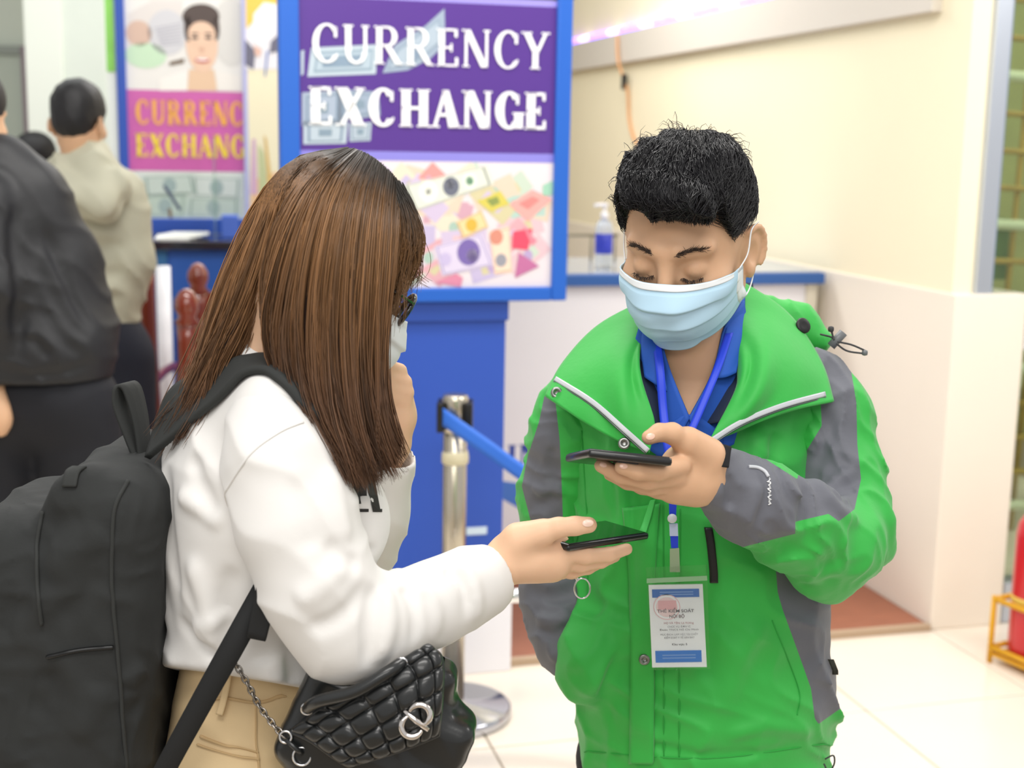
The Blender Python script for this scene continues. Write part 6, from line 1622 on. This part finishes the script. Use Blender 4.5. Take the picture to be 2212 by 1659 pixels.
du = np.gradient(G, axis=0); dv = np.gradient(G, axis=1); Nn = np.cross(du, dv); Nn /= np.linalg.norm(Nn, axis=2)[..., None]; Nn *= np.sign(-Nn[..., 1:2])
flap = obj_np('flap', *grid_vf(G + Nn * h[..., None], .003), m_bag, hb)
ed = np.concatenate([G[0, :], G[1:, -1], G[-1, -2::-1]]); obj_join('flap_piping', [tube_vf(ed[::2] + [0, -.002, 0], .0028, 7)], m_bag, hb)
hd = cr(pts([(664, 1530, 1.325), (690, 1514, 1.312), (766, 1494, 1.305), (838, 1452, 1.31), (868, 1432, 1.325)]), 30)
obj_join('handle', [tube_vf(hd, .0068, 12)], m_bag, hb)
for p_ in (hd[0], hd[-1]): obj_join('handle_ring', [tube_vf([p_ + .006 * np.array([math.cos(t), -.3, math.sin(t)]) for t in np.linspace(0, 6.28, 16)], .0014, 6)], m_chrome, hb)
# clasp: two curled silver loops crossing
cc = P(898, 1556, 1.302); exx, ezz = EX, EY
def arc_(cx, cy, r, a0, a1, n=22, zoff=0): return np.array([cc + exx * (cx + r * math.cos(t)) + ezz * (cy + r * math.sin(t)) + np.array([0, -zoff, 0]) for t in np.linspace(math.radians(a0), math.radians(a1), n)])
m_sil = mat('clasp_silver', 'e6e0dc', .1, metal=1)
obj_join('clasp', [tube_vf(arc_(-.0040, -.0062, .0108, 110, 340), np.interp(np.linspace(0, 1, 22), [0, .2, .8, 1], [.0016, .0034, .0034, .0016]), 9)], m_sil, hb)
obj_join('clasp', [tube_vf(arc_(.0042, .0062, .0108, -70, 160, zoff=.002), np.interp(np.linspace(0, 1, 22), [0, .2, .8, 1], [.0016, .0034, .0034, .0016]), 9)], m_sil, hb)
obj_join('clasp_bar', [tube_vf([cc - exx * .012 + ezz * .010, cc, cc + exx * .013 - ezz * .010], [.0024, .0036, .0024], 8)], m_sil, hb)
# chain
chp = cr(pts([(505, 1428, 1.365), (532, 1472, 1.362), (562, 1528, 1.36), (596, 1572, 1.352), (616, 1592, 1.345)]), 200)
dseg = np.concatenate([[0], np.cumsum(np.linalg.norm(np.diff(chp, axis=0), axis=1))]); L_ = dseg[-1]; nl = 15
for k in range(nl):
    s_ = (k + .5) / nl * L_; i = np.searchsorted(dseg, s_); c = chp[i]; t = chp[min(i + 3, 199)] - chp[max(i - 3, 0)]; t /= np.linalg.norm(t)
    a = np.cross(t, [0, 1, 0]); a /= np.linalg.norm(a); b = np.cross(t, a); ax2 = a if k % 2 else b
    th = np.linspace(0, 2 * math.pi, 15)
    obj_join('chain_link', [tube_vf([c + t * .0052 * math.cos(q) + ax2 * .0030 * math.sin(q) for q in th], .0011, 5, caps=False)], mat('chain_steel', '9a948e', .25, metal=1), hb)
for cx, cy, r in ((617, 1592, .0062), (652, 1634, .0095)):
    c = P(cx, cy, 1.338); obj_join('strap_ring', [tube_vf([c + EX * r * math.cos(q) + EY * r * math.sin(q) for q in np.linspace(0, 2 * math.pi, 22)], .0013, 6, caps=False)], m_chrome, hb)
obj_join('ring_strap', [tube_vf(pts([(618, 1598, 1.338), (640, 1618, 1.335), (652, 1628, 1.338)]), .003, 6)], m_bag, hb)

# ================================================================== people farther back
def bg_person(label, build, loc): 
    t = thing('person', label, 'person', loc); build(t); return t
m_hairbg = mat('hair_black_far', '151417', .55, bump=.4, bscale=90, bdist=.004)
def far_head(t, c, Rm, skin, sc=1.0, neck=None, st=.0055):
    S = Field(*[np.arange(c[i] - .2, c[i] + .2, st) for i in range(3)])
    T = add_head(S, c, Rm, sc)
    if neck is not None: S.cone(T(0, .025, -.05), neck, .052, .055, .02)
    return S, T
# hooded jacket, seen from behind
m_puff = mat('puffer_sage', 'b9b7a2', .7, var=.05, vscale=6, bump=.3, bscale=40, bdist=.003)
Yb = 4.3
def build_hood(t):
    hc = P(172, 262, Yb); Rm = rotm(math.radians(174), math.radians(8)); px = hc[0]
    S = Field(axis_pts((px - .30, px - .12, .02), (px - .12, px + .12, .006), (px + .12, px + .36, .02)), axis_pts((Yb - .2, Yb + .2, .008)), axis_pts((0, 1.35, .02), (1.35, 1.80, .006)))
    T = add_head(S, hc, Rm, .97); nk = P(179, 370, Yb); S.cone(T(0, .03, -.05), nk, .054, .058, .02)
    cx = P(199, 600, Yb)[0]
    S.cone([cx, Yb, 1.28], [cx, Yb, .95], .11, .11, .05, sq=((1, 0, 0), 1.3))
    for s in (-1, 1):
        S.chain([P(192 + s * 76, 430, Yb), P(196 + s * 78, 560, Yb - .02), P(201 + s * 60, 640, Yb + .12)], [.04, .04, .035], .02)
        S.chain([np.array([cx + s * .08, Yb, .9]), np.array([cx + s * .09, Yb, .5]), np.array([cx + s * .1, Yb, .08])], [.08, .06, .04], .03)
    obj_np('body', *S.mesh(1), m_skin_m, t)
    S = Field(*[np.arange(hc[i] - .17, hc[i] + .19, .006) for i in range(3)])
    S.ell(T(0, .014, .044), (.082, .100, .090), .01, Rm); S.ell(T(0, .055, -.01), (.060, .055, .060), .03, Rm)
    S.ell(T(0, -.10, -.03), (.075, .07, .09), .02, Rm, 'cut'); S.wrinkle(.004, .03, (1, 0, .4), 3)
    obj_np('hair', *S.mesh(1), m_hairbg, t)
    S = Field(np.arange(cx - .30, cx + .30, .008), np.arange(Yb - .24, Yb + .26, .008), np.arange(.82, 1.56, .008))
    S.chain(pts([(186, 400, Yb), (198, 480, Yb), (202, 600, Yb), (199, 690, Yb)]), [.10, .124, .126, .118], .05, sq=((1, 0, 0), 1.28))
    S.chain(pts([(106, 395, Yb), (176, 365, Yb), (251, 410, Yb)]), [.06, .07, .06], .05)
    S.chain([P(104, 420, Yb), P(112, 560, Yb - .02), P(134, 640, Yb + .12)], [.07, .07, .055], .04); S.chain([P(274, 430, Yb), P(282, 560, Yb - .02), P(256, 640, Yb + .12)], [.065, .068, .055], .04)
    S.chain(pts([(126, 390, Yb - .10), (166, 430, Yb - .15), (216, 440, Yb - .16), (254, 400, Yb - .10)]), [.045, .055, .055, .045], .03); S.cone(P(199, 360, Yb - .07), P(229, 450, Yb - .17), .06, .04, .04)
    S.cone(P(189, 340, Yb), P(194, 380, Yb), .075, .085, .03)
    for y in (470, 530, 590, 650): S.fold(pts([(111, y - 5, Yb - .13), (191, y + 6, Yb - .15), (276, y, Yb - .13)]), .022, -.022)
    S.fold(pts([(126, 395, Yb - .13), (176, 455, Yb - .19), (211, 485, Yb - .19), (248, 450, Yb - .17), (271, 410, Yb - .12)]), .02, -.024)
    S.wrinkle(.010, .08, (.7, .2, .6), 91); S.cone(P(166, 300, Yb), P(174, 360, Yb), .062, .066, .01, 'cut')
    obj_np('hooded_jacket', *S.mesh(1), m_puff, t)
    S = Field(np.arange(cx - .28, cx + .28, .012), np.arange(Yb - .24, Yb + .24, .012), np.arange(.04, 1.0, .012))
    S.cone([cx - .04, Yb, .9], [cx + .04, Yb, .9], .13, .13, .04)
    for s in (-1, 1): S.chain([np.array([cx + s * .09, Yb, .85]), np.array([cx + s * .10, Yb, .45]), np.array([cx + s * .105, Yb, .06])], [.105, .09, .075], .03)
    obj_np('trousers', *S.mesh(1), mat('trousers_navy', '141827', .8), t)
    for s in (-1, 1):
        S = Field(np.arange(cx + s * .105 - .08, cx + s * .105 + .08, .008), np.arange(Yb - .12, Yb + .24, .008), np.arange(-.008, .13, .008))
        S.chain([np.array([cx + s * .105, Yb - .04, .05]), np.array([cx + s * .115, Yb + .15, .035])], [.05, .04], .02); S.plane((0, 0, .001), (0, 0, -1), .004); obj_np('shoe', *S.mesh(1), MATS['shoe_black'], t)
bg_person('person in a pale sage hooded jacket with black hair, standing with back turned', build_hood, (P(199, 600, Yb)[0], Yb, 0))
# dark jacket at the picture edge
m_djk = mat('jacket_charcoal', '15161a', .55, var=.06, bump=.25, bscale=50, bdist=.003)
Yd = 3.45
def build_dark(t):
    hc = P(-62, 250, Yd); Rm = rotm(math.radians(165), math.radians(12))
    cx = P(75, 700, Yd)[0]; px = hc[0]
    S = Field(np.arange(px - .3, cx + .36, .009), np.arange(Yd - .26, Yd + .3, .009), axis_pts((0, 1.2, .016), (1.2, 1.80, .008)))
    T = add_head(S, hc, Rm, .97); S.cone(T(0, .03, -.05), P(-20, 350, Yd), .054, .058, .02)
    S.chain(pts([(10, 430, Yd), (50, 600, Yd), (80, 800, Yd)]), [.1, .11, .11], .05, sq=((1, 0, 0), 1.2))
    S.chain([P(-20, 600, Yd - .1), P(-30, 800, Yd - .12), P(2, 900, Yd - .14)], [.04, .035, .03], .02)
    S.ell(P(2, 905, Yd - .14), (.022, .03, .05), .02)
    for s in (-1, 1): S.chain([np.array([cx + s * .09, Yd, .85]), np.array([cx + s * .1, Yd, .45]), np.array([cx + s * .105, Yd, .08])], [.08, .06, .04], .03)
    obj_np('body', *S.mesh(1), m_skin_m, t)
    S = Field(*[np.arange(hc[i] - .17, hc[i] + .19, .007) for i in range(3)])
    S.ell(T(0, .014, .044), (.082, .100, .090), .01, Rm); S.ell(T(0, .055, -.01), (.060, .055, .060), .03, Rm); S.ell(T(0, -.10, -.03), (.075, .07, .09), .02, Rm, 'cut')
    obj_np('hair', *S.mesh(1), m_hairbg, t)
    S = Field(np.arange(px - .30, cx + .34, .0075), np.arange(Yd - .28, Yd + .28, .0075), np.arange(.84, 1.60, .0075))
    S.chain(pts([(0, 400, Yd), (20, 480, Yd), (50, 620, Yd), (90, 740, Yd), (95, 822, Yd)]), [.09, .125, .145, .155, .15], .05, sq=((1, 0, 0), 1.15))
    S.chain(pts([(-60, 400, Yd), (0, 360, Yd), (70, 420, Yd)]), [.08, .07, .08], .05)
    S.chain(pts([(70, 420, Yd), (140, 560, Yd + .03), (190, 700, Yd + .05)]), [.08, .085, .075], .04)
    S.chain([P(-30, 440, Yd - .10), P(-20, 620, Yd - .16), P(-20, 800, Yd - .14)], [.08, .075, .055], .03)
    for f_ in ([(90, 560, Yd - .15), (140, 660, Yd - .16), (210, 740, Yd - .12)], [(80, 640, Yd - .16), (130, 720, Yd - .17), (190, 780, Yd - .13)], [(100, 480, Yd - .12), (160, 600, Yd - .12), (220, 720, Yd - .10)], [(60, 720, Yd - .17), (110, 780, Yd - .17)]):
        S.fold(pts(f_), .018, -.014)
    S.fold(pts([(45, 430, Yd - .14), (50, 560, Yd - .18), (40, 780, Yd - .18)]), .02, -.025)
    S.fold(pts([(20, 808, Yd - .17), (110, 815, Yd - .17), (250, 790, Yd - .12)]), .012, -.010)
    S.wrinkle(.007, .07, (.6, .2, .8), 93); S.plane((0, 0, P(100, 835, Yd - .15)[2]), (0, 0, -1), .01)
    obj_np('jacket', *S.mesh(1), m_djk, t)
    S = Field(np.arange(cx - .28, cx + .30, .012), np.arange(Yd - .24, Yd + .24, .012), np.arange(.04, 1.0, .012))
    S.cone([cx - .04, Yd, .88], [cx + .06, Yd, .88], .14, .14, .04)
    for s in (-1, 1): S.chain([np.array([cx + s * .10, Yd, .85]), np.array([cx + s * .11, Yd, .45]), np.array([cx + s * .115, Yd, .06])], [.115, .095, .08], .03)
    S.wrinkle(.006, .1, (.2, .2, 1), 94)
    obj_np('trousers', *S.mesh(1), mat('trousers_ink', '0d0f18', .8), t)
    for s in (-1, 1):
        S = Field(np.arange(cx + s * .115 - .08, cx + s * .115 + .08, .008), np.arange(Yd - .12, Yd + .24, .008), np.arange(-.008, .13, .008))
        S.chain([np.array([cx + s * .115, Yd - .04, .05]), np.array([cx + s * .12, Yd + .15, .035])], [.05, .04], .02); S.plane((0, 0, .001), (0, 0, -1), .004); obj_np('shoe', *S.mesh(1), MATS['shoe_black'], t)
bg_person('person in a charcoal jacket and dark trousers, cut off by the picture edge', build_dark, (P(75, 700, Yd)[0], Yd, 0))
# far person glimpsed between the two
Yf = 6.4
def build_far(t):
    hc = P(72, 345, Yf); Rm = rotm(math.radians(-60), math.radians(10)); cx = hc[0]
    S = Field(np.arange(cx - .3, cx + .34, .012), np.arange(Yf - .24, Yf + .24, .012), np.arange(0, 1.72, .012))
    T = add_head(S, hc, Rm, .95); S.cone(T(0, .03, -.05), [cx, Yf, 1.30], .05, .055, .02)
    for s in (-1, 1): S.chain([np.array([cx + s * .08, Yf, .8]), np.array([cx + s * .09, Yf, .08])], [.07, .04], .03)
    obj_np('body', *S.mesh(1), m_skin_m, t)
    S = Field(*[np.arange(hc[i] - .17, hc[i] + .19, .009) for i in range(3)])
    S.ell(T(0, .014, .044), (.082, .100, .090), .01, Rm); S.ell(T(0, .055, -.01), (.060, .055, .060), .03, Rm); S.ell(T(0, -.10, -.03), (.075, .07, .09), .02, Rm, 'cut'); obj_np('hair', *S.mesh(1), m_hairbg, t)
    S = Field(np.arange(cx - .3, cx + .34, .01), np.arange(Yf - .24, Yf + .24, .01), np.arange(.75, 1.5, .01))
    S.chain([np.array([cx, Yf, 1.33]), np.array([cx, Yf, 1.2]), np.array([cx, Yf, .85])], [.08, .12, .13], .05, sq=((1, 0, 0), 1.3)); S.chain([np.array([cx + .16, Yf, 1.3]), np.array([cx + .2, Yf, 1.0])], [.055, .05], .04); S.chain([np.array([cx - .16, Yf, 1.3]), np.array([cx - .2, Yf, 1.0])], [.055, .05], .04)
    obj_np('shirt', *S.mesh(1), mat('shirt_white_far', 'eceae8', .8), t)
    S = Field(np.arange(cx - .26, cx + .28, .014), np.arange(Yf - .2, Yf + .2, .014), np.arange(.04, .95, .014))
    for s in (-1, 1): S.chain([np.array([cx + s * .08, Yf, .85]), np.array([cx + s * .1, Yf, .07])], [.11, .075], .03)
    obj_np('trousers', *S.mesh(1), MATS['trousers_navy'], t)
    for s in (-1, 1):
        S = Field(np.arange(cx + s * .1 - .08, cx + s * .1 + .08, .01), np.arange(Yf - .22, Yf + .12, .01), np.arange(-.01, .13, .01))
        S.chain([np.array([cx + s * .1, Yf + .02, .05]), np.array([cx + s * .11, Yf - .13, .035])], [.05, .04], .02); S.plane((0, 0, .001), (0, 0, -1), .004); obj_np('shoe', *S.mesh(1), MATS['shoe_black'], t)
bg_person('distant person in a white shirt half hidden between the two standing people', build_far, (P(72, 345, Yf)[0], Yf, 0))
